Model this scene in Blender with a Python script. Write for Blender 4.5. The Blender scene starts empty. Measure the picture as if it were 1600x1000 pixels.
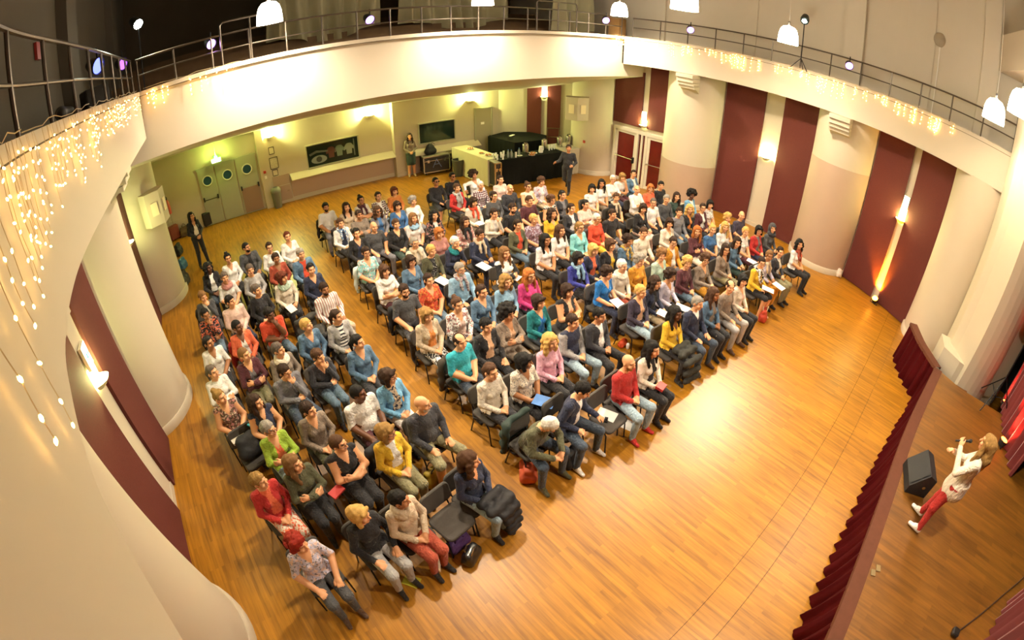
import bpy, bmesh, math, random
import numpy as np
from mathutils import Matrix, Vector

random.seed(11)
rng = np.random.default_rng(11)
S = bpy.context.scene
COL = S.collection
PI = math.pi

# ------------------------------------------------------------------ camera (fisheye lens)
CAM_H = 5.5
cam_data = bpy.data.cameras.new('camera')
cam = bpy.data.objects.new('camera', cam_data)
COL.objects.link(cam)
S.camera = cam
cam_data.type = 'PANO'
cam_data.panorama_type = 'FISHEYE_LENS_POLYNOMIAL'
cam_data.sensor_fit = 'HORIZONTAL'
cam_data.sensor_width = 36.0
cam_data.sensor_height = 22.5
cam_data.fisheye_fov = math.radians(200)
cam_data.fisheye_polynomial_k0 = 0.0
cam_data.fisheye_polynomial_k1 = -0.059722982987847895
cam_data.fisheye_polynomial_k2 = -3.3382554442256205e-05
cam_data.fisheye_polynomial_k3 = -2.117073122946152e-06
cam_data.fisheye_polynomial_k4 = -1.6564666130760035e-07
CAM_R = Matrix.Rotation(-0.67592447, 3, 'Z') @ Matrix.Rotation(0.95937655, 3, 'X') @ Matrix.Rotation(0.00359999, 3, 'Z')
_m = CAM_R.to_4x4()
_m.translation = (0, 0, CAM_H)
cam.matrix_world = _m
cam_data.clip_start = 0.02

# ------------------------------------------------------------------ world, exposure, big lights
W = bpy.data.worlds.new('world')
S.world = W
W.use_nodes = True
W.node_tree.nodes['Background'].inputs[0].default_value = (1.0, 0.86, 0.66, 1)
W.node_tree.nodes['Background'].inputs[1].default_value = 0.05
S.view_settings.view_transform = 'Standard'
S.view_settings.look = 'None'
S.view_settings.exposure = 1.08
S.view_settings.gamma = 1.0
S.view_settings.use_curve_mapping = False
S.cycles.sample_clamp_indirect = 6.0
S.cycles.max_bounces = 6
S.cycles.diffuse_bounces = 4
S.cycles.glossy_bounces = 3
S.cycles.caustics_reflective = False
S.cycles.caustics_refractive = False
PENDANT_W = 430.0      # watts of each hall pendant
PENDANT_COL = (1.0, 0.87, 0.67)


def dirw(px, py):
    """Ray through a pixel of the 1600x1000 frame (lens model of the camera)."""
    f, k = 743.073036, -0.02805315
    dx, dy = px - 800.0, py - 500.0
    r = math.hypot(dx, dy)
    th = r / f
    for _ in range(12):
        th -= (f * (th + k * th ** 3) - r) / (f * (1 + 3 * k * th * th))
    s = math.sin(th) / max(r, 1e-9)
    return CAM_R @ Vector((dx * s, -dy * s, -math.cos(th)))


def at_z(px, py, z=0.0):
    d = dirw(px, py)
    t = (z - CAM_H) / d.z
    return Vector((d.x * t, d.y * t, z))


def at_d(px, py, D):
    d = dirw(px, py)
    t = D / math.hypot(d.x, d.y)
    return Vector((d.x * t, d.y * t, CAM_H + d.z * t))


def at_x(px, py, x):
    d = dirw(px, py)
    t = x / d.x
    return Vector((x, d.y * t, CAM_H + d.z * t))


# ------------------------------------------------------------------ materials
def lin(c):
    if isinstance(c, str):
        c = c.lstrip('#')
        c = [int(c[i:i + 2], 16) / 255 for i in (0, 2, 4)]
    return tuple(x / 12.92 if x <= 0.04045 else ((x + 0.055) / 1.055) ** 2.4 for x in c[:3])


MATS = {}


def _new(name):
    m = bpy.data.materials.new(name)
    m.use_nodes = True
    nt = m.node_tree
    return m, nt, nt.nodes['Principled BSDF']


def node(nt, t, **kw):
    n = nt.nodes.new(t)
    for k, v in kw.items():
        setattr(n, k, v)
    return n


def mat(name, col, rough=0.7, metal=0.0, var=0.0, vscale=6.0, bump=0.0, bscale=40.0, sheen=0.0, coat=0.0, alpha=1.0, trans=0.0, spec=0.5):
    """Plain procedural material: colour with a soft noise variation and a fine bump."""
    if name in MATS:
        return MATS[name]
    m, nt, b = _new(name)
    c = lin(col)
    b.inputs['Roughness'].default_value = rough
    b.inputs['Metallic'].default_value = metal
    b.inputs['Coat Weight'].default_value = coat
    b.inputs['Sheen Weight'].default_value = sheen
    b.inputs['Transmission Weight'].default_value = trans
    b.inputs['Alpha'].default_value = alpha
    b.inputs['Specular IOR Level'].default_value = spec
    b.inputs['Base Color'].default_value = (*c, 1)
    tc = None
    if var or bump:
        tc = node(nt, 'ShaderNodeTexCoord')
    if var:
        n = node(nt, 'ShaderNodeTexNoise')
        n.inputs['Scale'].default_value = vscale
        n.inputs['Detail'].default_value = 4
        r = node(nt, 'ShaderNodeMixRGB')
        r.inputs[1].default_value = (*[x * (1 - var) for x in c], 1)
        r.inputs[2].default_value = (*[min(1, x * (1 + var)) for x in c], 1)
        nt.links.new(tc.outputs['Object'], n.inputs['Vector'])
        nt.links.new(n.outputs['Fac'], r.inputs[0])
        nt.links.new(r.outputs[0], b.inputs['Base Color'])
    if bump:
        n = node(nt, 'ShaderNodeTexNoise')
        n.inputs['Scale'].default_value = bscale
        n.inputs['Detail'].default_value = 3
        bp = node(nt, 'ShaderNodeBump')
        bp.inputs['Strength'].default_value = bump
        bp.inputs['Distance'].default_value = 0.01
        nt.links.new(tc.outputs['Object'], n.inputs['Vector'])
        nt.links.new(n.outputs['Fac'], bp.inputs['Height'])
        nt.links.new(bp.outputs[0], b.inputs['Normal'])
    MATS[name] = m
    return m


def emit(name, col, strength):
    if name in MATS:
        return MATS[name]
    m, nt, b = _new(name)
    c = (*lin(col), 1)
    b.inputs['Base Color'].default_value = c
    b.inputs['Emission Color'].default_value = c
    b.inputs['Emission Strength'].default_value = strength
    MATS[name] = m
    return m


def cloth(col, pattern=None, col2='#ffffff', col3=None):
    """Clothing: base colour, optional woven or printed pattern, soft folds."""
    key = 'cloth_%s_%s_%s_%s' % (col, pattern, col2, col3)
    if key in MATS:
        return MATS[key]
    m, nt, b = _new(key)
    c1, c2 = (*lin(col), 1), (*lin(col2), 1)
    c3 = (*lin(col3), 1) if col3 else c2
    b.inputs['Roughness'].default_value = 0.85
    b.inputs['Sheen Weight'].default_value = 0.1
    b.inputs['Base Color'].default_value = c1
    tc = node(nt, 'ShaderNodeTexCoord')
    mp = node(nt, 'ShaderNodeMapping')
    mp.inputs['Scale'].default_value = (1.0, 1.0, 0.55)
    nt.links.new(tc.outputs['Object'], mp.inputs[0])
    n = node(nt, 'ShaderNodeTexNoise')
    n.inputs['Scale'].default_value = 17.0
    n.inputs['Detail'].default_value = 3
    n.inputs['Distortion'].default_value = 1.2
    nt.links.new(mp.outputs[0], n.inputs['Vector'])
    bp = node(nt, 'ShaderNodeBump')
    bp.inputs['Strength'].default_value = 0.9
    bp.inputs['Distance'].default_value = 0.035
    nt.links.new(n.outputs['Fac'], bp.inputs['Height'])
    nt.links.new(bp.outputs[0], b.inputs['Normal'])

    def mix(fac, a, bb):
        x = node(nt, 'ShaderNodeMixRGB')
        nt.links.new(fac, x.inputs[0])
        if isinstance(a, tuple):
            x.inputs[1].default_value = a
        else:
            nt.links.new(a, x.inputs[1])
        x.inputs[2].default_value = bb
        return x.outputs[0]

    def step(out, t, wide=0.02):
        r = node(nt, 'ShaderNodeMapRange')
        r.inputs[1].default_value = t - wide
        r.inputs[2].default_value = t + wide
        nt.links.new(out, r.inputs[0])
        return r.outputs[0]
    if pattern == 'floral':
        v = node(nt, 'ShaderNodeTexNoise')
        v.inputs['Scale'].default_value = 24
        v.inputs['Detail'].default_value = 1
        nt.links.new(tc.outputs['Object'], v.inputs['Vector'])
        o = mix(step(v.outputs['Fac'], 0.56), c1, c2)
        v2 = node(nt, 'ShaderNodeTexNoise')
        v2.inputs['Scale'].default_value = 31
        nt.links.new(tc.outputs['Object'], v2.inputs['Vector'])
        o = mix(step(v2.outputs['Fac'], 0.6), o, c3)
        nt.links.new(o, b.inputs['Base Color'])
    elif pattern == 'dots':
        v = node(nt, 'ShaderNodeTexVoronoi')
        v.inputs['Scale'].default_value = 38
        nt.links.new(tc.outputs['Object'], v.inputs['Vector'])
        r = node(nt, 'ShaderNodeMath', operation='LESS_THAN')
        r.inputs[1].default_value = 0.3
        nt.links.new(v.outputs['Distance'], r.inputs[0])
        nt.links.new(mix(r.outputs[0], c1, c2), b.inputs['Base Color'])
    elif pattern in ('vstripe', 'hstripe', 'plaid', 'block'):
        def wave(axis, scale, t):
            w = node(nt, 'ShaderNodeTexWave', bands_direction=axis)
            w.inputs['Scale'].default_value = scale
            nt.links.new(tc.outputs['Object'], w.inputs['Vector'])
            return step(w.outputs['Fac'], t, 0.1)
        if pattern == 'vstripe':
            o = mix(wave('X', 7.0, 0.68), c1, c2)
        elif pattern == 'hstripe':
            o = mix(wave('Z', 5.0, 0.6), c1, c2)
        elif pattern == 'block':
            sp = node(nt, 'ShaderNodeSeparateXYZ')
            nt.links.new(tc.outputs['Object'], sp.inputs[0])
            o = mix(step(sp.outputs[2], 0.88, 0.005), c2, c1)
        else:
            o = mix(wave('X', 6.0, 0.6), c1, c2)
            o = mix(wave('Z', 6.0, 0.66), o, c3)
        nt.links.new(o, b.inputs['Base Color'])
    MATS[key] = m
    return m


def wood_floor(name, light, dark, w=0.07, length=0.55, rough=0.4):
    m, nt, b = _new(name)
    tc = node(nt, 'ShaderNodeTexCoord')
    mp = node(nt, 'ShaderNodeMapping')
    mp.inputs['Rotation'].default_value = (0, 0, PI / 2)
    nt.links.new(tc.outputs['Object'], mp.inputs[0])
    br = node(nt, 'ShaderNodeTexBrick')
    br.inputs['Scale'].default_value = 1.0
    br.inputs['Brick Width'].default_value = length
    br.inputs['Row Height'].default_value = w
    br.inputs['Mortar Size'].default_value = 0.0012
    br.inputs['Mortar Smooth'].default_value = 0.3
    br.inputs['Color1'].default_value = (0, 0, 0, 1)
    br.inputs['Color2'].default_value = (1, 1, 1, 1)
    br.inputs['Mortar'].default_value = (0.0, 0.0, 0.0, 1)
    br.offset = 0.37
    nt.links.new(mp.outputs[0], br.inputs['Vector'])
    mp2 = node(nt, 'ShaderNodeMapping')
    mp2.inputs['Scale'].default_value = (26, 1.6, 1)
    nt.links.new(tc.outputs['Object'], mp2.inputs[0])
    gr = node(nt, 'ShaderNodeTexNoise')
    gr.inputs['Scale'].default_value = 1.0
    gr.inputs['Detail'].default_value = 6
    nt.links.new(mp2.outputs[0], gr.inputs['Vector'])
    big = node(nt, 'ShaderNodeTexNoise')
    big.inputs['Scale'].default_value = 1.1
    big.inputs['Detail'].default_value = 4
    nt.links.new(tc.outputs['Object'], big.inputs['Vector'])
    a = node(nt, 'ShaderNodeMath', operation='MULTIPLY_ADD')
    a.inputs[1].default_value = 0.32
    nt.links.new(br.outputs['Color'], a.inputs[0])
    nt.links.new(gr.outputs['Fac'], a.inputs[2])
    a2 = node(nt, 'ShaderNodeMath', operation='MULTIPLY_ADD')
    a2.inputs[1].default_value = 0.5
    nt.links.new(big.outputs['Fac'], a2.inputs[0])
    nt.links.new(a.outputs[0], a2.inputs[2])
    r = node(nt, 'ShaderNodeMapRange')
    r.inputs[1].default_value = 0.4
    r.inputs[2].default_value = 1.25
    nt.links.new(a2.outputs[0], r.inputs[0])
    mx = node(nt, 'ShaderNodeMixRGB')
    mx.inputs[1].default_value = (*lin(dark), 1)
    mx.inputs[2].default_value = (*lin(light), 1)
    nt.links.new(r.outputs[0], mx.inputs[0])
    nt.links.new(mx.outputs[0], b.inputs['Base Color'])
    b.inputs['Roughness'].default_value = rough
    b.inputs['Coat Weight'].default_value = 0.15
    b.inputs['Coat Roughness'].default_value = 0.32
    bp = node(nt, 'ShaderNodeBump')
    bp.inputs['Strength'].default_value = 0.12
    bp.inputs['Distance'].default_value = 0.004
    nt.links.new(gr.outputs['Fac'], bp.inputs['Height'])
    nt.links.new(bp.outputs[0], b.inputs['Normal'])
    MATS[name] = m
    return m


WHITE = mat('wall_paint', '#c6baa4', 0.75, var=0.03, vscale=1.3, bump=0.05, bscale=30)
UPPER = mat('upper_wall_paint', '#d2cab9', 0.8, var=0.06, vscale=0.8)
FASCIA = mat('parapet_paint', '#cfc4b0', 0.7, var=0.02, vscale=1.0)
WAINSCOT = mat('wainscot_paint', '#b39a85', 0.6, var=0.03, vscale=2.0)
REDPANEL = mat('burgundy_fabric', '#581f16', 0.85, var=0.18, vscale=30, bump=0.3, bscale=120)
BLACKMETAL = mat('black_metal', '#17161a', 0.4, 0.4)
RAILMETAL = mat('rail_metal', '#6b6258', 0.35, 0.8)
STEEL = mat('steel', '#c9c5bd', 0.25, 1.0)
BLACKPLASTIC = mat('black_plastic', '#141416', 0.5)
GREYFAB = mat('grey_seat_fabric', '#4a4540', 0.9, var=0.1, vscale=60, bump=0.2, bscale=200)
DARKCLOTH = mat('black_table_cloth', '#101210', 0.9, var=0.2, vscale=8, spec=0.15)
WHITECLOTH = mat('cream_table_cloth', '#cfc5a4', 0.85, var=0.04, vscale=5, bump=0.15, bscale=6)
PAPER = mat('paper_white', '#f4f1ea', 0.8)
DOORPAINT = mat('door_paint', '#a9aa94', 0.55, var=0.03)
REDCURTAIN = mat('red_velvet', '#3c0508', 0.9, var=0.25, vscale=4, spec=0.08)
STAGETRIM = mat('stage_edge_board', '#5a3526', 0.8, var=0.15, vscale=9, spec=0.2)
WOOD = wood_floor('hall_parquet', '#bb801d', '#6a4009', 0.052, 0.75)
STAGEWOOD = wood_floor('stage_boards', '#86581a', '#4c2e0a', 0.085, 0.9, 0.45)


# ------------------------------------------------------------------ mesh building
class MB:
    def __init__(self):
        self.v, self.f, self.m, self.mats = [], [], [], []

    def mi(self, m):
        if m not in self.mats:
            self.mats.append(m)
        return self.mats.index(m)

    def add(self, vs, fs, m, M=None):
        o = len(self.v)
        if M is not None:
            vs = [M @ Vector(p) for p in vs]
        self.v += [tuple(p) for p in vs]
        k = self.mi(m)
        for f in fs:
            self.f.append(tuple(i + o for i in f))
            self.m.append(k)
        return self

    def box(self, c, s, m, M=None, rz=0.0):
        x, y, z = s[0] / 2, s[1] / 2, s[2] / 2
        vs = [(a * x, b * y, d * z) for d in (-1, 1) for a, b in ((-1, -1), (1, -1), (1, 1), (-1, 1))]
        if rz:
            R = Matrix.Rotation(rz, 3, 'Z')
            vs = [R @ Vector(p) for p in vs]
        vs = [(p[0] + c[0], p[1] + c[1], p[2] + c[2]) for p in vs]
        return self.add(vs, [(3, 2, 1, 0), (4, 5, 6, 7), (0, 1, 5, 4), (1, 2, 6, 5), (2, 3, 7, 6), (3, 0, 4, 7)], m, M)

    def rbox(self, c, s, r, m, M=None, n=3, top=0.0):
        """Box with rounded vertical corners and softened top and bottom rims."""
        x, y = s[0] / 2 - r, s[1] / 2 - r
        ring = []
        for cx, cy, a0 in ((x, y, 0), (-x, y, PI / 2), (-x, -y, PI), (x, -y, 1.5 * PI)):
            for i in range(n + 1):
                a = a0 + i * PI / 2 / n
                ring.append((cx, cy, math.cos(a), math.sin(a)))
        h = s[2] / 2
        e = min(r, h) * 0.5
        lv = [(-h, r - e), (-h + e, r), (h - e, r), (h, r - e)]
        vs, fs = [], []
        for z, rr in lv:
            vs += [(c[0] + a + p * rr, c[1] + b + q * rr, c[2] + z) for a, b, p, q in ring]
        k = len(ring)
        for L in range(3):
            for i in range(k):
                j = (i + 1) % k
                fs.append((L * k + i, L * k + j, L * k + k + j, L * k + k + i))
        vs.append((c[0], c[1], c[2] + h + top))
        for i in range(k):
            fs.append((3 * k + i, 3 * k + (i + 1) % k, 4 * k))
        fs.append(tuple(range(k - 1, -1, -1)))
        return self.add(vs, fs, m, M)

    def tube(self, pts, r, m, n=8, M=None, cap=True, closed=False):
        pts = [Vector(p) for p in pts]
        rs = r if isinstance(r, (list, tuple)) else [r] * len(pts)
        vs, fs = [], []
        prev = None
        L = len(pts)
        for i, p in enumerate(pts):
            a = pts[(i - 1) % L] if (i or closed) else pts[0]
            b = pts[(i + 1) % L] if (i < L - 1 or closed) else pts[-1]
            t = (b - a).normalized()
            if prev is None:
                u = t.cross(Vector((0, 0, 1)) if abs(t.z) < 0.9 else Vector((1, 0, 0))).normalized()
            else:
                u = (prev - t * prev.dot(t)).normalized()
            prev = u
            w = t.cross(u)
            vs += [p + (u * math.cos(2 * PI * k / n) + w * math.sin(2 * PI * k / n)) * rs[i] for k in range(n)]
        for i in range(L if closed else L - 1):
            a, b = i * n, ((i + 1) % L) * n
            for k in range(n):
                fs.append((a + k, a + (k + 1) % n, b + (k + 1) % n, b + k))
        if cap and not closed:
            fs.append(tuple(range(n - 1, -1, -1)))
            fs.append(tuple((L - 1) * n + k for k in range(n)))
        return self.add(vs, fs, m, M)

    def lathe(self, prof, m, n=20, c=(0, 0, 0), M=None, a0=0.0, a1=2 * PI):
        full = abs(a1 - a0 - 2 * PI) < 1e-6
        k = n if full else n + 1
        vs, fs = [], []
        for r, z in prof:
            vs += [(c[0] + r * math.cos(a0 + (a1 - a0) * i / n), c[1] + r * math.sin(a0 + (a1 - a0) * i / n), c[2] + z) for i in range(k)]
        for L in range(len(prof) - 1):
            for i in range(n):
                j = (i + 1) % k
                fs.append((L * k + i, L * k + j, L * k + k + j, L * k + k + i))
        return self.add(vs, fs, m, M)

    def prism(self, poly, z0, z1, m, M=None):
        n = len(poly)
        vs = [(p[0], p[1], z0) for p in poly] + [(p[0], p[1], z1) for p in poly]
        fs = [tuple(range(n - 1, -1, -1)), tuple(range(n, 2 * n))]
        fs += [(i, (i + 1) % n, n + (i + 1) % n, n + i) for i in range(n)]
        return self.add(vs, fs, m, M)

    def strip(self, rows, m, M=None, closed=False):
        """Loft through equally long rows of points."""
        k = len(rows[0])
        vs = [p for r in rows for p in r]
        fs = []
        for i in range(len(rows) - 1):
            for j in range(k if closed else k - 1):
                fs.append((i * k + j, i * k + (j + 1) % k, (i + 1) * k + (j + 1) % k, (i + 1) * k + j))
        return self.add(vs, fs, m, M)

    def mesh(self, name, smooth=False):
        me = bpy.data.meshes.new(name)
        me.from_pydata(self.v, [], self.f)
        for m in self.mats:
            me.materials.append(m)
        me.polygons.foreach_set('material_index', self.m)
        bm = bmesh.new()
        bm.from_mesh(me)
        bmesh.ops.recalc_face_normals(bm, faces=bm.faces)
        bm.to_mesh(me)
        bm.free()
        if smooth:
            me.polygons.foreach_set('use_smooth', [True] * len(me.polygons))
            try:
                me.set_sharp_from_angle(angle=math.radians(40))
            except Exception:
                pass
        me.update()
        return me

    def build(self, name, parent=None, smooth=False, loc=None, rz=0.0):
        return obj(name, self.mesh(name, smooth), parent, loc, rz)


def obj(name, me, parent=None, loc=None, rz=0.0):
    o = bpy.data.objects.new(name, me)
    COL.objects.link(o)
    if parent is not None:
        o.parent = parent
    if loc is not None:
        o.location = loc
    if rz:
        o.rotation_euler = (0, 0, rz)
    return o


def tag(o, label, cat, group=None):
    o['label'] = label
    o['category'] = cat
    if group:
        o['group'] = group
    return o


def thing(name, label, cat, loc=(0, 0, 0), rz=0.0, group=None):
    return tag(obj(name, None, None, loc, rz), label, cat, group)


def struct(o):
    o['kind'] = 'structure'
    return o


def light(name, kind, loc, energy, col, parent=None, size=0.1, aim=None, spot=None, blend=0.5):
    d = bpy.data.lights.new(name, kind)
    d.energy = energy
    d.color = col
    if kind in ('POINT', 'SPOT'):
        d.shadow_soft_size = size
    if kind == 'AREA':
        d.size = size
    if kind == 'SPOT':
        d.spot_size = math.radians(spot or 60)
        d.spot_blend = blend
    o = bpy.data.objects.new(name, d)
    COL.objects.link(o)
    o.location = loc
    if aim is not None:
        o.rotation_euler = (Vector(aim) - Vector(loc)).to_track_quat('-Z', 'Y').to_euler()
    if parent is not None:
        o.parent = parent
    return o


def bez(p, n=12):
    """Smooth curve through plan points (Catmull-Rom)."""
    p = [Vector(q) for q in p]
    out = []
    for i in range(len(p) - 1):
        a, b, c, d = p[max(i - 1, 0)], p[i], p[i + 1], p[min(i + 2, len(p) - 1)]
        for k in range(n):
            t = k / n
            out.append(0.5 * ((2 * b) + (c - a) * t + (2 * a - 5 * b + 4 * c - d) * t * t + (3 * b - a - 3 * c + d) * t ** 3))
    out.append(p[-1])
    return out


def ordinal(n):
    return ['zeroth', 'first', 'second', 'third', 'fourth', 'fifth', 'sixth', 'seventh', 'eighth', 'ninth', 'tenth', 'eleventh', 'twelfth', 'thirteenth', 'fourteenth'][n]

# ================================================================== THE ROOM
def floor_slab(name, x0, x1, y0, y1, m, parent=None, z=0.0, t=0.03):
    return MB().box(((x0 + x1) / 2, (y0 + y1) / 2, z - t / 2), (x1 - x0, y1 - y0, t), m).build(name, parent)


fl = struct(floor_slab('floor', -3.2, 15.6, -0.037, 18.6, WOOD))
floor_slab('border_strip', -3.2, 15.6, -0.456, -0.043, WOOD, fl)
floor_slab('border_strip', -3.2, 15.6, -6.4, -0.462, WOOD, fl)
struct(floor_slab('floor_base', -3.4, 15.8, -6.6, 18.8, mat('floor_gap', '#2a1a0c', 0.9), z=-0.031, t=0.1))

# ---- right side wall: bowed plan, burgundy fabric panels between engaged columns
RW = bez([(12.7, -1.9, 0), (13.06, -0.6, 0), (13.55, 0.5, 0), (14.02, 1.8, 0), (14.38, 3.76, 0), (14.55, 5.1, 0), (14.6, 6.0, 0), (14.5, 7.1, 0),
          (14.2, 8.5, 0), (14.0, 9.8, 0), (14.05, 11.3, 0), (14.1, 12.2, 0)], 8)
RWy = [p.y for p in RW]
RWx = [p.x for p in RW]


def rwx(y):
    return float(np.interp(y, RWy, RWx))


def rw_tangent(y):
    a, b = rwx(y - 0.05), rwx(y + 0.05)
    return math.atan2(b - a, 0.1)       # turn of the wall away from the y axis


def ribbon(ys, off0, off1, z0, z1, m, fx, side, name, parent=None):
    """Slab that follows a side wall between two offsets from its face."""
    mb = MB()
    ins = [(fx(y) - side * off0, y) for y in ys]
    out = [(fx(y) - side * off1, y) for y in ys]
    rows = [[(p[0], p[1], z0) for p in ins], [(p[0], p[1], z1) for p in ins], [(p[0], p[1], z1) for p in out], [(p[0], p[1], z0) for p in out], [(p[0], p[1], z0) for p in ins]]
    mb.strip(rows, m)
    k = len(ys)
    o = len(mb.v) - 5 * k
    mb.add([mb.v[o], mb.v[o + k], mb.v[o + 2 * k], mb.v[o + 3 * k]], [(0, 1, 2, 3)], m)
    mb.add([mb.v[o + k - 1], mb.v[o + 2 * k - 1], mb.v[o + 3 * k - 1], mb.v[o + 4 * k - 1]], [(0, 1, 2, 3)], m)
    return mb.build(name, parent)


wall_right = struct(ribbon(list(np.linspace(-1.9, 12.2, 60)), 0.0, -0.25, 0, 4.75, WHITE, rwx, 1, 'wall_right'))
ribbon(list(np.linspace(-1.9, 12.2, 60)), 0.02, 0.0, 0, 0.13, WHITE, rwx, 1, 'skirting_board', wall_right)
for y0, y1, z0, z1 in ((-0.6, 0.47, 0.02, 4.58), (0.69, 1.82, 0.02, 4.58), (3.74, 5.04, 0.04, 4.58), (5.72, 7.1, 0.04, 4.58),
                       (8.5, 9.83, 2.27, 4.58), (10.1, 11.42, 2.25, 4.3)):
    ribbon(list(np.linspace(y0, y1, 8)), 0.075, 0.0, z0, z1, REDPANEL, rwx, 1, 'fabric_panel', wall_right)
struct(ribbon(list(np.linspace(-1.9, 12.2, 60)), 0.0, -0.25, 4.75, 9.6, UPPER, rwx, 1, 'wall_right_upper'))
for y0, y1, d in ((2.72, 3.3, 0.14), (9.4, 9.62, 0.1), (-1.2, -0.75, 0.2), (6.3, 6.42, 0.05), (0.6, 0.68, 0.04)):
    struct(ribbon([y0, y1], d, 0.0, 4.7, 9.6, UPPER, rwx, 1, 'pilaster'))

# ---- left side wall
def lwx(y):
    return -2.27 + 0.026 * (y - 4.5)


wall_left = struct(ribbon([-6.0, 18.2], 0.0, -0.25, 0, 4.75, WHITE, lwx, -1, 'wall_left'))
ribbon([-6.0, 17.8], 0.02, 0.0, 0, 0.13, WHITE, lwx, -1, 'skirting_board', wall_left)
for y0, y1 in ((3.95, 5.3), (5.86, 7.02), (9.2, 10.3), (10.75, 11.92)):
    ribbon([y0, y1], 0.06, 0.0, 0.02, 4.55, REDPANEL, lwx, -1, 'fabric_panel', wall_left)
UPPER_SHADED = mat('upper_left_shaded', '#5f594e', 0.85, var=0.08, vscale=0.7)  # upper wall darkened on this side, its dim light put into the colour
struct(ribbon([-6.0, 18.2], 0.0, -0.25, 4.75, 9.6, UPPER_SHADED, lwx, -1, 'wall_left_upper'))
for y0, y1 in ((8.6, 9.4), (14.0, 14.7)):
    struct(ribbon([y0, y1], 0.22, 0.0, 4.7, 9.6, UPPER_SHADED, lwx, -1, 'pilaster'))

# ---- back wall: doors, sound-booth windows, sills
def bwy(x):
    return 17.65 - 0.134 * x


BW_ANG = math.atan(-0.134)
wb = MB()
wb.strip([[(-2.3, bwy(-2.3), 0), (2.32, bwy(2.32), 0)], [(-2.3, bwy(-2.3), 5), (2.32, bwy(2.32), 5)]], WHITE)
wb.strip([[(2.32, bwy(2.32) - 0.0, 0), (2.32, bwy(2.32) - 0.16, 0), (2.58, bwy(2.58) - 0.16, 0), (2.58, bwy(2.58), 0)], [(2.32, bwy(2.32), 5), (2.32, bwy(2.32) - 0.16, 5), (2.58, bwy(2.58) - 0.16, 5), (2.58, bwy(2.58), 5)]], WHITE)
wb.strip([[(2.58, bwy(2.58), 0), (7.45, bwy(7.45), 0), (7.45, bwy(7.45) - 0.22, 0), (11.95, bwy(11.95) - 0.22, 0), (13.0, 15.3, 0), (14.1, 14.25, 0), (14.9, 13.4, 0)],
          [(2.58, bwy(2.58), 5), (7.45, bwy(7.45), 5), (7.45, bwy(7.45) - 0.22, 5), (11.95, bwy(11.95) - 0.22, 5), (13.0, 15.3, 5), (14.1, 14.25, 5), (14.9, 13.4, 5)]], WHITE)
wall_back = struct(wb.build('wall_back'))


def bw_box(name, x0, x1, z0, z1, d0, d1, m, parent=wall_back, extra=0.0):
    """Box on the back wall between x0..x1, protruding d0..d1 into the hall."""
    xc = (x0 + x1) / 2
    yc = bwy(xc) - extra - (d0 + d1) / 2
    return MB().box((xc, yc, (z0 + z1) / 2), ((x1 - x0) / math.cos(BW_ANG), d1 - d0, z1 - z0), m, rz=BW_ANG).build(name, parent)


bw_box('skirting_board', 2.6, 7.4, 0, 0.16, 0, 0.03, WHITE)
bw_box('skirting_board', 7.47, 8.2, 0, 0.16, 0, 0.03, WHITE, extra=0.22)
bw_box('wainscot', 3.4, 7.42, 0.16, 0.86, 0, 0.025, WAINSCOT)
bw_box('wainscot', 8.2, 10.85, 0.0, 0.80, 0, 0.025, WAINSCOT, extra=0.22)
for x0, x1, z, ex in ((3.4, 7.44, 0.86, 0.0), (8.0, 10.95, 0.80, 0.22)):
    w = MB()
    a, b = (x0, bwy(x0) - ex), (x1, bwy(x1) - ex)
    w.strip([[(a[0], a[1] - 0.30, z - 0.03), (b[0], b[1] - 0.30, z - 0.03)], [(a[0], a[1] - 0.30, z), (b[0], b[1] - 0.30, z)], [(a[0], a[1], z + 0.2), (b[0], b[1], z + 0.2)]], WHITE)
    w.strip([[(a[0], a[1] - 0.30, z - 0.03), (a[0], a[1] - 0.30, z), (a[0], a[1], z + 0.2)], [(a[0], a[1], z - 0.03)] * 3], WHITE)
    w.strip([[(b[0], b[1] - 0.30, z - 0.03), (b[0], b[1] - 0.30, z), (b[0], b[1], z + 0.2)], [(b[0], b[1], z - 0.03)] * 3], WHITE)
    w.strip([[(a[0], a[1] - 0.3, z - 0.03), (b[0], b[1] - 0.3, z - 0.03)], [(a[0], a[1], z - 0.03), (b[0], b[1], z - 0.03)]], WHITE)
    w.build('sloped_sill', wall_back)
bw_box('lower_board', -2.0, -0.4, 0.0, 0.62, 0, 0.03, WHITE)

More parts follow.
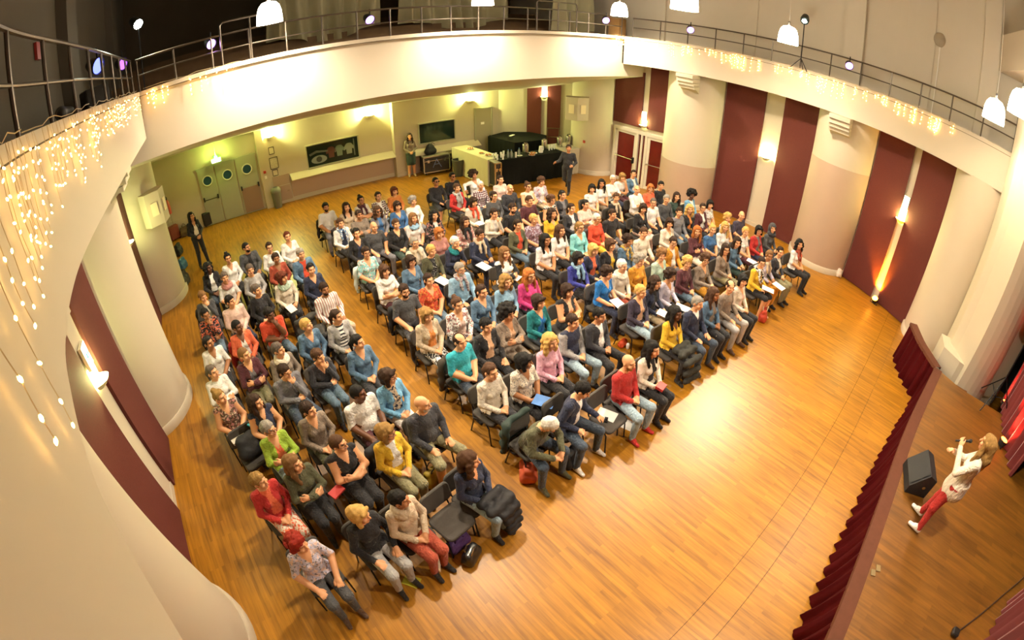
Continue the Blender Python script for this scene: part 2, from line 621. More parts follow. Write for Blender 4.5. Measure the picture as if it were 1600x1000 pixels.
# three-leaf door with portholes
BLUEGLASS = mat('porthole_glass', '#2c4a66', 0.15)
PORTRIM = mat('porthole_rim', '#e9e8dc', 0.5)
door_1 = struct(bw_box('door_1', -0.02, 2.26, 2.13, 2.2, -0.02, 0.05, DOORPAINT, None))
SALMON = mat('kick_plate_salmon', '#967866', 0.6)
for i, (x0, x1, px) in enumerate(((0.0, 0.66, 0.20), (0.69, 1.44, 1.11), (1.47, 2.24, 1.86))):
    leaf = bw_box('door_leaf', x0 + 0.01, x1 - 0.01, 0.02, 2.13, 0.0, 0.045, DOORPAINT, door_1)
    if i == 2:
        bw_box('kick_plate', x0 + 0.04, x1 - 0.03, 0.05, 1.0, 0.045, 0.055, SALMON, leaf)
    cx = px if i else 0.33
    M = Matrix.Translation((cx, bwy(cx) - 0.05, 1.68)) @ Matrix.Rotation(BW_ANG, 4, 'Z') @ Matrix.Rotation(PI / 2, 4, 'X')
    MB().lathe([(0.155, -0.01), (0.175, 0.012), (0.195, 0.012), (0.2, -0.01)], PORTRIM, 28, M=M).build('porthole_rim', leaf, True)
    MB().lathe([(0.0, 0.004), (0.16, 0.004)], BLUEGLASS, 28, M=M).build('porthole_pane', leaf)
    if i != 1:
        h = MB()
        for x in ((0.06, 0.6) if i == 0 else (1.53, 2.18)):
            h.box((x, bwy(x) - 0.09, 1.02), (0.05, 0.08, 0.15), BLACKPLASTIC)
        xs = (0.06, 0.6) if i == 0 else (1.53, 2.18)
        if i == 0:
            h.tube([(xs[0], bwy(xs[0]) - 0.11, 0.99), (xs[1], bwy(xs[1]) - 0.11, 0.99)], 0.014, BLACKPLASTIC)
        h.build('push_bar', leaf)

# service cabinet door low on the wall
sv = bw_box('door_2', 2.72, 3.36, 0.12, 1.1, 0.0, 0.05, WAINSCOT, None)
struct(sv)
bw_box('cabinet_rail', 2.72, 3.36, 0.70, 0.72, 0.05, 0.06, WHITE, sv)
bw_box('cabinet_handle', 3.2, 3.3, 0.45, 0.47, 0.05, 0.07, STEEL, sv)

# sound-booth windows
DARKGLASS = mat('booth_glass', '#1d2b28', 0.08)
GREYFRAME = mat('window_frame_paint', '#a9a58c', 0.5)
win = []
for i, (x0, x1, z0, z1, ex) in enumerate(((4.15, 6.1, 1.1, 1.92, 0.0), (8.46, 9.93, 1.19, 1.97, 0.22))):
    wn = bw_box('window_%d' % (i + 1), x0, x1, z0, z1, 0.004, 0.012, DARKGLASS, None, extra=ex)
    struct(wn)
    for a in ((x0 - 0.04, x1 + 0.04, z0 - 0.04, z0), (x0 - 0.04, x1 + 0.04, z1, z1 + 0.04), (x0 - 0.04, x0, z0, z1), (x1, x1 + 0.04, z0, z1)):
        bw_box('window_frame', *a, 0.0, 0.05, GREYFRAME, wn, extra=ex)
    win.append(wn)


def wall_print(name, x0, x1, z0, z1, ex, d, m, parent):
    return bw_box(name, x0, x1, z0, z1, d, d + 0.006, m, parent, extra=ex)


# things pasted inside the first window: an eye poster and shirts hanging behind the pane
POST = mat('poster_grey', '#5c645e', 0.6, var=0.5, vscale=14)
def bwpt(x, z, d, ex=0.0):
    return Vector((x, bwy(x) - ex - d, z))
def flat_poly(pts, d, m, name, parent, ex=0.0, t=0.006):
    mb = MB()
    n = len(pts)
    vs = [bwpt(x, z, d + t, ex) for x, z in pts] + [bwpt(x, z, d, ex) for x, z in pts]
    mb.add(vs, [tuple(range(n)), tuple(range(2 * n - 1, n - 1, -1))] + [(i, n + i, n + (i + 1) % n, (i + 1) % n) for i in range(n)], m)
    return mb.build(name, parent)
eye = flat_poly([(4.3 + 0.28 + 0.3 * math.cos(a), 1.32 + 0.17 * math.sin(a) * (1 if math.sin(a) > 0 else 0.8)) for a in np.linspace(0, 2 * PI, 20)[:-1]], 0.012, mat('poster_eye_white', '#7d857c', 0.6), 'eye_poster', win[0])
flat_poly([(4.58 + 0.11 * math.cos(a), 1.34 + 0.11 * math.sin(a)) for a in np.linspace(0, 2 * PI, 16)[:-1]], 0.019, mat('poster_iris', '#2a302c', 0.6), 'eye_iris', win[0])
flat_poly([(4.25, 1.52), (4.5, 1.60), (4.95, 1.56), (4.95, 1.62), (4.5, 1.69), (4.22, 1.6)], 0.012, POST, 'eye_brow_print', win[0])
for cx, c in ((5.06, '#54302c'), (5.38, '#66786c'), (5.75, '#88907f')):
    flat_poly([(cx - 0.1, 1.3), (cx + 0.1, 1.3), (cx + 0.11, 1.5), (cx + 0.18, 1.46), (cx + 0.2, 1.56), (cx + 0.1, 1.7), (cx + 0.04, 1.72), (cx - 0.04, 1.72), (cx - 0.1, 1.7), (cx - 0.2, 1.56), (cx - 0.18, 1.46), (cx - 0.11, 1.5)], 0.012, mat('shirt_' + c, c, 0.8), 'hanging_shirt', win[0])
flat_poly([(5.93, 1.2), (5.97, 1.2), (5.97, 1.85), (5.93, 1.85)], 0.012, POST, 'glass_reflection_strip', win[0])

# plain door to the booth
door_3 = struct(bw_box('door_3', 10.87, 11.57, 0.0, 2.28, 0.0, 0.04, mat('booth_door_paint', '#aaa187', 0.6), None, extra=0.22))
for a in ((10.81, 10.87, 0, 2.34), (11.57, 11.63, 0, 2.34), (10.81, 11.63, 2.28, 2.34)):
    bw_box('door_frame', *a, 0.0, 0.07, GREYFRAME, door_3, extra=0.22)
bw_box('door_handle', 11.46, 11.5, 0.98, 1.12, 0.04, 0.09, STEEL, door_3, extra=0.22)
bw_box('door_notice', 11.1, 11.25, 1.62, 1.72, 0.04, 0.045, PAPER, door_3, extra=0.22)

# burgundy panels on the slanted back-right wall
SA = math.atan2(14.25 - 15.3, 14.1 - 13.0)
def slant(name, t0, t1, z0, z1, d, m, parent=wall_back):
    L = math.hypot(1.1, 1.05)
    tc_ = (t0 + t1) / 2
    nx, ny = -math.sin(-SA), -math.cos(SA)
    c = (13.0 + 1.1 * tc_ / L + nx * d / 2 * 1.0, 15.3 - 1.05 * tc_ / L + ny * d / 2, (z0 + z1) / 2)
    return MB().box(c, (t1 - t0, d, z1 - z0), m, rz=SA).build(name, parent)
slant('fabric_panel', 0.02, 0.62, 0.05, 4.0, 0.06, REDPANEL)
slant('fabric_panel', 0.86, 1.42, 0.05, 4.0, 0.06, REDPANEL)

# glazed double doors on the right wall
REDGLASS = mat('door_red_glass', '#5a1512', 0.25, var=0.3, vscale=3)
DOORWHITE = mat('door_white', '#cfc6b4', 0.45)
def rw_box(name, y0, y1, z0, z1, d0, d1, m, parent):
    return ribbon([y0, y1], d1, d0, z0, z1, m, rwx, 1, name, parent)
for n, (y0, y1, hinge) in enumerate(((8.72, 9.72, 0), (10.22, 11.22, 1))):
    dr = struct(rw_box('door_%d' % (4 + n), y0 - 0.1, y1 + 0.1, 2.0, 2.12, 0.0, 0.12, DOORWHITE, None))
    for a in ((y0 - 0.1, y0), (y1, y1 + 0.1)):
        rw_box('door_frame', *a, 0, 2.0, 0.0, 0.12, DOORWHITE, dr)
    lf = rw_box('door_leaf', y0, y1, 0.0, 0.12, 0.03, 0.08, DOORWHITE, dr)
    rw_box('leaf_stile', y0, y0 + 0.1, 0.12, 2.0, 0.03, 0.08, DOORWHITE, lf)
    rw_box('leaf_stile', y1 - 0.1, y1, 0.12, 2.0, 0.03, 0.08, DOORWHITE, lf)
    rw_box('leaf_rail', y0 + 0.1, y1 - 0.1, 1.9, 2.0, 0.03, 0.08, DOORWHITE, lf)
    rw_box('glass_pane', y0 + 0.1, y1 - 0.1, 0.12, 1.9, 0.045, 0.055, REDGLASS, dr)
    pb = MB()
    pts = [(rwx(y) - o, y, 0.98) for y, o in ((y0 + 0.06, 0.08), (y0 + 0.06, 0.17), (y1 - 0.06, 0.17), (y1 - 0.06, 0.08))]
    pb.tube(pts, 0.02, STEEL)
    pb.box((rwx(y0) - 0.13, y0 + 0.06, 0.95), (0.1, 0.07, 0.22), BLACKMETAL)
    pb.build('push_bar', dr)
mid = struct(rw_box('door_6', 9.78, 10.16, 2.0, 2.12, 0.0, 0.1, DOORWHITE, None))
rw_box('mullion', 9.93, 10.01, 0, 2.0, 0.0, 0.1, DOORWHITE, mid)
rw_box('glass_pane', 9.83, 9.93, 0.1, 2.0, 0.03, 0.045, REDGLASS, mid)
rw_box('glass_pane', 10.01, 10.11, 0.1, 2.0, 0.03, 0.045, REDGLASS, mid)

# ---- engaged round columns
def column(cx, cy, r, top, wains=None, sides=40):
    o = struct(MB().lathe([(r, 0.0), (r, top)], WHITE, sides, c=(cx, cy, 0)).build('column', None, True))
    MB().lathe([(r, 0.0), (r + 0.045, 0.0), (r + 0.045, 0.15), (r + 0.02, 0.18), (r, 0.18)], WHITE, sides, c=(cx, cy, 0)).build('column_base', o, True)
    if wains:
        MB().lathe([(r, 0.18), (r + 0.006, 0.18), (r + 0.006, wains), (r, wains)], WAINSCOT, sides, c=(cx, cy, 0)).build('painted_band', o, True)
    return o


def corbel(x, y, side, parent):
    c = MB()
    for i, (d, z0, z1) in enumerate(((0.34, 4.47, 4.6), (0.28, 4.33, 4.47), (0.22, 4.22, 4.33), (0.15, 4.12, 4.22))):
        c.box((x - side * d / 2, y, (z0 + z1) / 2), (d + 0.16, 0.62, z1 - z0 - 0.012), WHITE)
    c.add([(x + side * 0.1, y - 0.3, 4.12), (x - side * 0.12, y - 0.3, 4.12), (x + side * 0.1, y - 0.3, 3.98), (x + side * 0.1, y + 0.3, 4.12), (x - side * 0.12, y + 0.3, 4.12), (x + side * 0.1, y + 0.3, 3.98)], [(0, 1, 2), (3, 5, 4), (0, 3, 4, 1), (1, 4, 5, 2), (2, 5, 3, 0)], WHITE)
    c.build('corbel', parent)


k1 = column(14.5, 8.2, 1.05, 4.6, 1.52)
corbel(13.47, 7.95, 1, k1)
k2 = column(14.46, 2.8, 1.05, 4.6, 3.17)
corbel(13.43, 2.9, 1, k2)
column(12.92, -1.47, 0.9, 4.62)
column(14.2, 12.45, 1.0, 4.6)
k3 = column(-2.55, 8.15, 1.05, 4.6)
corbel(-1.5, 8.15, -1, k3)
k4 = column(-2.75, 3.0, 1.05, 4.6)
corbel(-1.62, 3.2, -1, k4)
column(-2.15, 12.9, 0.98, 4.6)

# ---- balcony: parapets, slabs, raked soffit at the back
TOP = 5.56
RF = bez([(12.7, 10.1, 0), (13.1, 8.9, 0), (13.4, 7.4, 0), (13.52, 5.4, 0), (13.42, 3.4, 0), (13.2, 1.96, 0), (12.8, 0.7, 0), (12.32, -0.57, 0), (12.1, -1.2, 0), (11.95, -1.85, 0)], 8)
LF = bez([(-0.9, 10.1, 0), (-0.92, 8, 0), (-0.95, 5.5, 0), (-1.0, 3.6, 0), (-0.98, 2.8, 0), (-0.9, 2.1, 0), (-0.79, 1.63, 0), (-0.65, 1.12, 0), (-0.55, 0.84, 0), (-0.45, 0.52, 0), (-0.4, 0.2, 0), (-0.38, -0.8, 0)], 6)
BF = [Vector((-0.9 + 13.6 * i / 20, 10.1, 0)) for i in range(21)]


def offset(path, d):
    out = []
    for i, p in enumerate(path):
        a, b = path[max(i - 1, 0)], path[min(i + 1, len(path) - 1)]
        t = (b - a).normalized()
        out.append(p + Vector((-t.y, t.x, 0)) * d)
    return out


def parapet(name, path, z0, side, setback=0.0):
    """Wall with a coping; side tells which way is into the balcony."""
    front = offset(path, side * setback)
    back = offset(path, side * 0.22)
    mb = MB()
    mb.strip([[(p.x, p.y, z) for p in q] for q, z in ((front, z0), (front, TOP - 0.1), (back, TOP - 0.1), (back, z0 + 0.1))], FASCIA)
    mb.strip([[(p.x, p.y, z) for p in q] for q, z in ((front, z0), (back, z0))], FASCIA)
    o = struct(mb.build(name, None, True))
    groove = offset(path, side * (setback + 0.012))
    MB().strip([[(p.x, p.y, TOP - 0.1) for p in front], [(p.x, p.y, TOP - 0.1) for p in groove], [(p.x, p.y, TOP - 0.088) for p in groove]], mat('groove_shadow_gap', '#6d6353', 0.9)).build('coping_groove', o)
    cf = offset(path, -side * 0.012)
    cb = offset(path, side * 0.25)
    MB().strip([[(p.x, p.y, z) for p in q] for q, z in ((cf, TOP - 0.088), (cf, TOP), (cb, TOP), (cb, TOP - 0.088), (cf, TOP - 0.088))], FASCIA).build('coping', o)
    return o


wall_balcony_right = parapet('wall_balcony_right', RF, 4.6, 1)
wall_balcony_left = parapet('wall_balcony_left', LF, 4.6, -1)
wall_balcony_back = parapet('wall_balcony_back', BF, 4.15, 1, 0.06)
# slabs behind the parapets
sl = MB()
sl.strip([[(p.x, p.y, 4.6) for p in RF], [(rwx(p.y), p.y, 4.6) for p in RF]], WHITE)
sl.strip([[(p.x, p.y, 4.9) for p in RF], [(rwx(p.y), p.y, 4.9) for p in RF]], UPPER)
struct(sl.build('balcony_slab_right'))
sl = MB()
sl.strip([[(p.x, p.y, 4.6) for p in LF], [(lwx(p.y), p.y, 4.6) for p in LF]], WHITE)
sl.strip([[(p.x - 0.2, p.y, 4.9) for p in LF], [(lwx(p.y), p.y, 4.9) for p in LF]], UPPER_SHADED)
struct(sl.build('balcony_slab_left'))
sl = MB()
sl.strip([[(-2.2, 10.16, 4.15), (14.0, 10.16, 4.15)], [(-2.3, bwy(-2.3), 2.97), (14.4, bwy(14.4), 2.97)]], WHITE)
sl.strip([[(-2.2, 10.16, 4.15), (-0.9, 10.16, 4.15)], [(-2.2, 10.16, 4.62), (-0.9, 10.16, 4.62)]], FASCIA)
sl.strip([[(12.7, 10.16, 4.15), (14.2, 10.16, 4.15)], [(12.7, 10.16, 4.62), (14.2, 10.16, 4.62)]], FASCIA)
struct(sl.build('ceiling_under_balcony'))
BALCFLOOR = mat('balcony_floor', '#5d4a36', 0.8, var=0.2, vscale=3)
struct(MB().strip([[(-2.4, 10.3, 5.0), (14.4, 10.3, 5.0)], [(-2.4, 18.2, 5.9), (14.4, 18.2, 5.9)]], BALCFLOOR).build('floor_balcony'))
for i in range(4):
    struct(MB().box((6.0, 13.3 + 1.2 * i, 5.5 + 0.22 * i), (16.6, 1.15, 0.34), mat('riser_boards', '#6e563c', 0.8, var=0.2, vscale=5)).build('seating_riser'))
BACK_SHADED = mat('gallery_back_shaded', '#5c4e3c', 0.9, var=0.2, vscale=1.2)  # dark colour carries the shade at the back of the gallery
struct(MB().strip([[(-2.4, 18.2, 5.0), (15.0, 18.2, 5.0)], [(-2.4, 18.2, 9.6), (15.0, 18.2, 9.6)]], BACK_SHADED).build('wall_gallery_back'))
struct(MB().strip([[(14.1, 12.2, 4.7), (14.4, 18.2, 4.7)], [(14.1, 12.2, 9.6), (14.4, 18.2, 9.6)]], UPPER).build('wall_gallery_right'))
struct(MB().box((6.0, 6.0, 9.7), (20, 26, 0.2), UPPER).build('ceiling'))

# ---- proscenium pier and stage end
PIER = mat('pier_paint', '#c6baa4', 0.7, var=0.03, vscale=1.0)
arc = [(10.02 + 0.62 - 0.62 * math.cos(a), -2.33 - 0.0 - 0.85 * math.sin(a)) for a in np.linspace(0, PI / 2, 9)]
pier = MB().prism([(12.6, -1.9), (11.4, -1.72), (10.75, -1.78), (10.55, -1.95), (10.02, -2.3)] + [(x, y) for x, y in arc[1:]] + [(10.9, -3.6), (12.9, -3.8)], 0, 9.6, PIER).build('wall_proscenium')
struct(pier)
MB().prism([(10.95, -1.5), (10.35, -1.62), (10.12, -2.1), (10.12, -2.32), (10.4, -2.45), (11.0, -2.0)], 0, 1.2, WHITE).build('plinth', pier)
struct(MB().box((6.0, -6.1, 4.5), (16.5, 0.2, 9.4), mat('stage_black', '#0e0c0d', 0.95)).build('wall_stage_back'))
struct(MB().box((13.0, -4.9, 4.8), (0.2, 2.6, 9.6), mat('stage_black', '#0e0c0d', 0.95)).build('wall_stage_side'))
bm_ = MB().prism([(9.4, -1.9), (12.6, -1.2), (12.9, -3.4), (9.8, -3.4)], 7.3, 8.2, PIER)
struct(bm_.build('trim_1'))

# ---- stage platform with curved edge board and pleated skirt
EDGE = bez([(-1.2, -2.3, 0), (1.0, -1.82, 0), (2.0, -1.64, 0), (2.99, -1.49, 0), (4.12, -1.35, 0), (5.26, -1.27, 0), (6.66, -1.25, 0), (7.9, -1.33, 0), (9.65, -1.55, 0)], 8)
EDGE2 = bez([(9.65, -1.55, 0), (10.03, -1.23, 0), (10.4, -0.96, 0), (11.01, -0.66, 0)], 8)
SZ = 1.0
poly = [(p.x, p.y) for p in EDGE] + [(9.45, -2.3), (9.55, -3.1), (9.9, -6.0), (-1.2, -6.0)]
stage = struct(MB().prism(poly, SZ - 0.04, SZ - 0.004, STAGEWOOD).build('floor_stage'))
def edge_board(path, name):
    inn = offset(path, -0.19)
    fr = offset(path, 0.02)
    MB().strip([[(p.x, p.y, z) for p in q] for q, z in ((fr, SZ - 0.07), (fr, SZ), (inn, SZ + 0.004), (inn, SZ - 0.06))], STAGETRIM).build(name, stage)
edge_board(EDGE, 'edge_board')
edge_board(EDGE2, 'edge_board')
def skirt(path, name, flare=0.1):
    # dense pleats along the path
    L = [0.0]
    for a, b in zip(path, path[1:]):
        L.append(L[-1] + (b - a).length)
    n = int(L[-1] / 0.028)
    xs = np.interp(np.linspace(0, L[-1], n), L, [p.x for p in path])
    ys = np.interp(np.linspace(0, L[-1], n), L, [p.y for p in path])
    pts = [Vector((x, y, 0)) for x, y in zip(xs, ys)]
    o1, o2 = [], []
    rows = []
    for z, fl_, amp in ((SZ - 0.05, 0.0, 0.02), (0.65, 0.02, 0.03), (0.3, 0.05, 0.042), (0.015, flare, 0.055)):
        row = []
        for i, p in enumerate(pts):
            a, b = pts[max(i - 1, 0)], pts[min(i + 1, n - 1)]
            t = (b - a).normalized()
            nn = Vector((-t.y, t.x, 0))
            s = i * 0.028
            d = fl_ + amp * (math.sin(s * 2 * PI / 0.26 + 0.8 * math.sin(s * 3.1)) + 0.3 * math.sin(s * 2 * PI / 0.11))
            q = p + nn * d
            row.append((q.x, q.y, z))
        rows.append(row)
    o = MB().strip(rows, REDCURTAIN).build(name, stage, True)
    o['label'] = 'pleated burgundy velvet skirt under the stage edge'
    return o
skirt(EDGE, 'stage_skirt')
skirt(EDGE2, 'stage_skirt', 0.07)
for i in range(3):
    st = MB().prism([(9.62 + 0.02 * i, -1.78 - 0.3 * i), (10.15, -1.78 - 0.24 * i), (10.15, -2.1 - 0.24 * i), (9.55, -2.12 - 0.3 * i)], 0, 0.25 + 0.25 * i, mat('step_wood', '#6d4a29', 0.5, var=0.15, vscale=10))
    st.build('stage_step', stage)
FLOORPLATE = mat('floor_socket_plate', '#8f7f5c', 0.4, 0.5)
for px, py in ((1372, 888), (1364, 895)):
    p = at_z(px, py, SZ)
    MB().box((p.x, p.y, SZ + 0.004), (0.09, 0.07, 0.012), FLOORPLATE, rz=0.4).build('floor_plate', stage)

# ================================================================== PEOPLE (one continuous surface each, grown from a distance field)
SKIN_, TOP_, UARM, FARM, FRONT, NECKL, THIGH, CALF, SHOE, EYE, LIPS, BROW, BEARD = range(13)
VOX = 0.0105


def nrm(v):
    v = np.asarray(v, float)
    return v / np.linalg.norm(v)


class Field:
    def __init__(self, lo, hi, h=VOX):
        self.h = h
        self.lo = np.array(lo, float)
        self.n = np.ceil((np.array(hi) - self.lo) / h).astype(int) + 1
        self.D = np.full(self.n, 0.12, np.float32)
        self.raw = np.full(self.n, 0.12, np.float32)
        self.R = np.zeros(self.n, np.int8)

    def copy(self):
        f = Field.__new__(Field)
        f.h, f.lo, f.n = self.h, self.lo, self.n
        f.D, f.raw, f.R = self.D.copy(), self.raw.copy(), self.R.copy()
        return f

    def win(self, lo, hi):
        a = np.maximum(np.floor((lo - self.lo) / self.h).astype(int), 0)
        b = np.minimum(np.ceil((hi - self.lo) / self.h).astype(int) + 1, self.n)
        sl = tuple(slice(i, j) for i, j in zip(a, b))
        g = [self.lo[i] + self.h * np.arange(a[i], b[i], dtype=np.float32) for i in range(3)]
        return sl, g[0][:, None, None], g[1][None, :, None], g[2][None, None, :]

    def put(self, sl, d, reg, k):
        A = self.D[sl]
        if k > 0:
            hh = np.maximum(k - np.abs(A - d), 0) / k
            self.D[sl] = np.minimum(A, d) - hh * hh * k * 0.25
        else:
            self.D[sl] = np.minimum(A, d)
        m = d < self.raw[sl]
        self.R[sl] = np.where(m, reg, self.R[sl])
        self.raw[sl] = np.where(m, d, self.raw[sl])

    def cap(self, a, b, r1, r2, reg, k=0.03):
        a, b = np.asarray(a, float), np.asarray(b, float)
        mrg = max(r1, r2) + 0.05 + k
        sl, X, Y, Z = self.win(np.minimum(a, b) - mrg, np.maximum(a, b) + mrg)
        ab = b - a
        L = ab @ ab + 1e-9
        t = np.clip(((X - a[0]) * ab[0] + (Y - a[1]) * ab[1] + (Z - a[2]) * ab[2]) / L, 0, 1)
        d = np.sqrt((X - a[0] - t * ab[0]) ** 2 + (Y - a[1] - t * ab[1]) ** 2 + (Z - a[2] - t * ab[2]) ** 2) - (r1 + (r2 - r1) * t)
        self.put(sl, d.astype(np.float32), reg, k)

    def ell_d(self, c, r, M=None, pad=0.08):
        c, r = np.asarray(c, float), np.asarray(r, float)
        mrg = (max(r) if M is not None else r) + pad
        sl, X, Y, Z = self.win(c - mrg, c + mrg)
        x, y, z = X - c[0], Y - c[1], Z - c[2]
        if M is not None:
            x, y, z = (x * M[0, i] + y * M[1, i] + z * M[2, i] for i in range(3))
        k0 = np.sqrt((x / r[0]) ** 2 + (y / r[1]) ** 2 + (z / r[2]) ** 2)
        k1 = np.sqrt((x / r[0] ** 2) ** 2 + (y / r[1] ** 2) ** 2 + (z / r[2] ** 2) ** 2) + 1e-6
        return sl, (k0 * (k0 - 1) / k1).astype(np.float32)

    def rb(self, c, hs, r, reg=0, k=0.03):
        c, hs = np.asarray(c, float), np.asarray(hs, float)
        sl, X, Y, Z = self.win(c - hs - 0.08, c + hs + 0.08)
        q = [np.abs(A - c[i]) - hs[i] + r for i, A in enumerate((X, Y, Z))]
        d = np.sqrt(sum(np.maximum(a, 0) ** 2 for a in q)) + np.minimum(np.maximum(np.maximum(q[0], q[1]), q[2]), 0) - r
        self.put(sl, d.astype(np.float32), reg, k)

    def ell(self, c, r, reg, k=0.03, M=None):
        sl, d = self.ell_d(c, r, M)
        self.put(sl, d, reg, k)

    def cut(self, c, r, M=None, k=0.01):
        sl, d = self.ell_d(c, r, M, 0.02)
        A = self.D[sl]
        hh = np.maximum(k - np.abs(A + d), 0) / k
        self.D[sl] = np.maximum(A, -d) + hh * hh * k * 0.25

    def mesh(self, name, recolor=None, nslots=13):
        D, h = self.D, self.h
        S_ = D < 0
        c = np.zeros(np.array(self.n) - 1, np.int8)
        for i in (0, 1):
            for j in (0, 1):
                for k in (0, 1):
                    c += S_[i:self.n[0] - 1 + i, j:self.n[1] - 1 + j, k:self.n[2] - 1 + k]
        act = (c > 0) & (c < 8)
        I = np.argwhere(act)
        idx = np.full(c.shape, -1, np.int64)
        idx[act] = np.arange(len(I))
        acc = np.zeros((len(I), 3))
        cnt = np.zeros(len(I))
        cor = {}
        for i in (0, 1):
            for j in (0, 1):
                for k in (0, 1):
                    cor[i, j, k] = D[I[:, 0] + i, I[:, 1] + j, I[:, 2] + k]
        for a in cor:
            for ax in range(3):
                if a[ax] == 0:
                    b = list(a)
                    b[ax] = 1
                    d0, d1 = cor[a], cor[tuple(b)]
                    m = (d0 < 0) != (d1 < 0)
                    t = np.where(m, d0 / np.where(m, d0 - d1, 1), 0)
                    p = np.tile(np.array(a, float), (len(I), 1))
                    p[:, ax] += t
                    acc[m] += p[m]
                    cnt[m] += 1
        P = self.lo + (I + acc / cnt[:, None]) * h
        faces = []
        for ax in range(3):
            o = [i for i in range(3) if i != ax]
            sa = [slice(1, -1)] * 3
            sb = [slice(1, -1)] * 3
            sa[ax] = slice(0, -1)
            sb[ax] = slice(1, None)
            A, B = S_[tuple(sa)], S_[tuple(sb)]
            E_ = np.argwhere(A != B)
            base = E_.copy()
            for q in o:
                base[:, q] += 1
            inside = A[A != B]
            quad = []
            for du, dv in ((-1, -1), (0, -1), (0, 0), (-1, 0)):
                q = base.copy()
                q[:, o[0]] += du
                q[:, o[1]] += dv
                quad.append(idx[q[:, 0], q[:, 1], q[:, 2]])
            F = np.stack(quad, 1)
            flip = inside if ax != 1 else ~inside
            F[~flip] = F[~flip][:, ::-1]
            faces.append(F)
        F = np.concatenate(faces)
        F = F[(F >= 0).all(1)]
        reg = self.R[I[:, 0], I[:, 1], I[:, 2]].astype(np.int32)
        if recolor is not None:
            reg = recolor(P, reg)
        fm = reg[F[:, 0]]
        me = bpy.data.meshes.new(name)
        me.vertices.add(len(P))
        me.vertices.foreach_set('co', P.astype(np.float32).ravel())
        me.loops.add(len(F) * 4)
        me.loops.foreach_set('vertex_index', F.astype(np.int32).ravel())
        me.polygons.add(len(F))
        me.polygons.foreach_set('loop_start', np.arange(0, len(F) * 4, 4, dtype=np.int32))
        me.polygons.foreach_set('material_index', fm.astype(np.int32))
        me.polygons.foreach_set('use_smooth', np.ones(len(F), bool))
        for _ in range(nslots):
            me.materials.append(None)
        me.update(calc_edges=True)
        return me


def hand(f, w, d, up, side, curl=0.5):
    """Palm, four unequal fingers with a knuckle bend, thumb off the side of the palm."""
    w, d = np.asarray(w, float), nrm(d)
    up = nrm(np.asarray(up, float) - d * np.dot(up, d))
    s = np.cross(d, up) * side
    f.cap(w, w + d * 0.05, 0.026, 0.03, SKIN_, 0.015)
    M = np.stack([d, s, up], 1)
    f.ell(w + d * 0.055, (0.045, 0.04, 0.019), SKIN_, 0.012, M)
    for i, (o, L) in enumerate(((-0.032, 0.058), (-0.011, 0.07), (0.011, 0.074), (0.032, 0.066))):
        a = w + d * 0.088 + s * o
        b = a + (d * 0.8 - up * curl * 0.7 + s * o * 1.6) * L * 0.55
        e = b + (d * (0.8 - curl) - up * curl * 1.3) * L * 0.5
        f.cap(a, b, 0.0095, 0.009, SKIN_, 0.004)
        f.cap(b, e, 0.009, 0.008, SKIN_, 0.004)
    a = w + d * 0.03 + s * 0.035
    b = a + d * 0.03 + s * 0.022 - up * 0.008
    f.cap(a, b, 0.013, 0.011, SKIN_, 0.006)
    f.cap(b, b + d * 0.03 + s * 0.004 - up * 0.006, 0.011, 0.009, SKIN_, 0.004)


def head(f, M, fem):
    """M is a 4x4 that carries head space (face towards -Y) into body space."""
    Rm = np.array(M.to_3x3())
    Rm = Rm / np.linalg.norm(Rm[:, 0])
    T = lambda p: np.array(M @ Vector(p))
    f.ell(T((0, 0.012, 0.025)), (0.077, 0.095, 0.092), SKIN_, 0.02, Rm)
    f.ell(T((0, -0.02, -0.042)), (0.056 if fem else 0.061, 0.068, 0.07), SKIN_, 0.03, Rm)
    f.ell(T((0, -0.062, -0.088)), (0.026, 0.022, 0.021), SKIN_, 0.03, Rm)
    f.ell(T((0, -0.074, 0.036)), (0.05, 0.018, 0.013), SKIN_, 0.02, Rm)
    f.cap(T((0, -0.085, 0.015)), T((0, -0.108, -0.022)), 0.010, 0.0145, SKIN_, 0.012)
    for s in (-1, 1):
        f.ell(T((s * 0.079, 0.012, -0.008)), (0.012, 0.02, 0.031), SKIN_, 0.01, Rm)
        f.ell(T((s * 0.043, -0.066, -0.022)), (0.026, 0.022, 0.022), SKIN_, 0.02, Rm)
        f.cut(T((s * 0.031, -0.1, 0.012)), (0.015, 0.014, 0.009), Rm, 0.012)
    f.ell(T((0, -0.087, -0.052)), (0.024, 0.011, 0.01), SKIN_, 0.008, Rm)


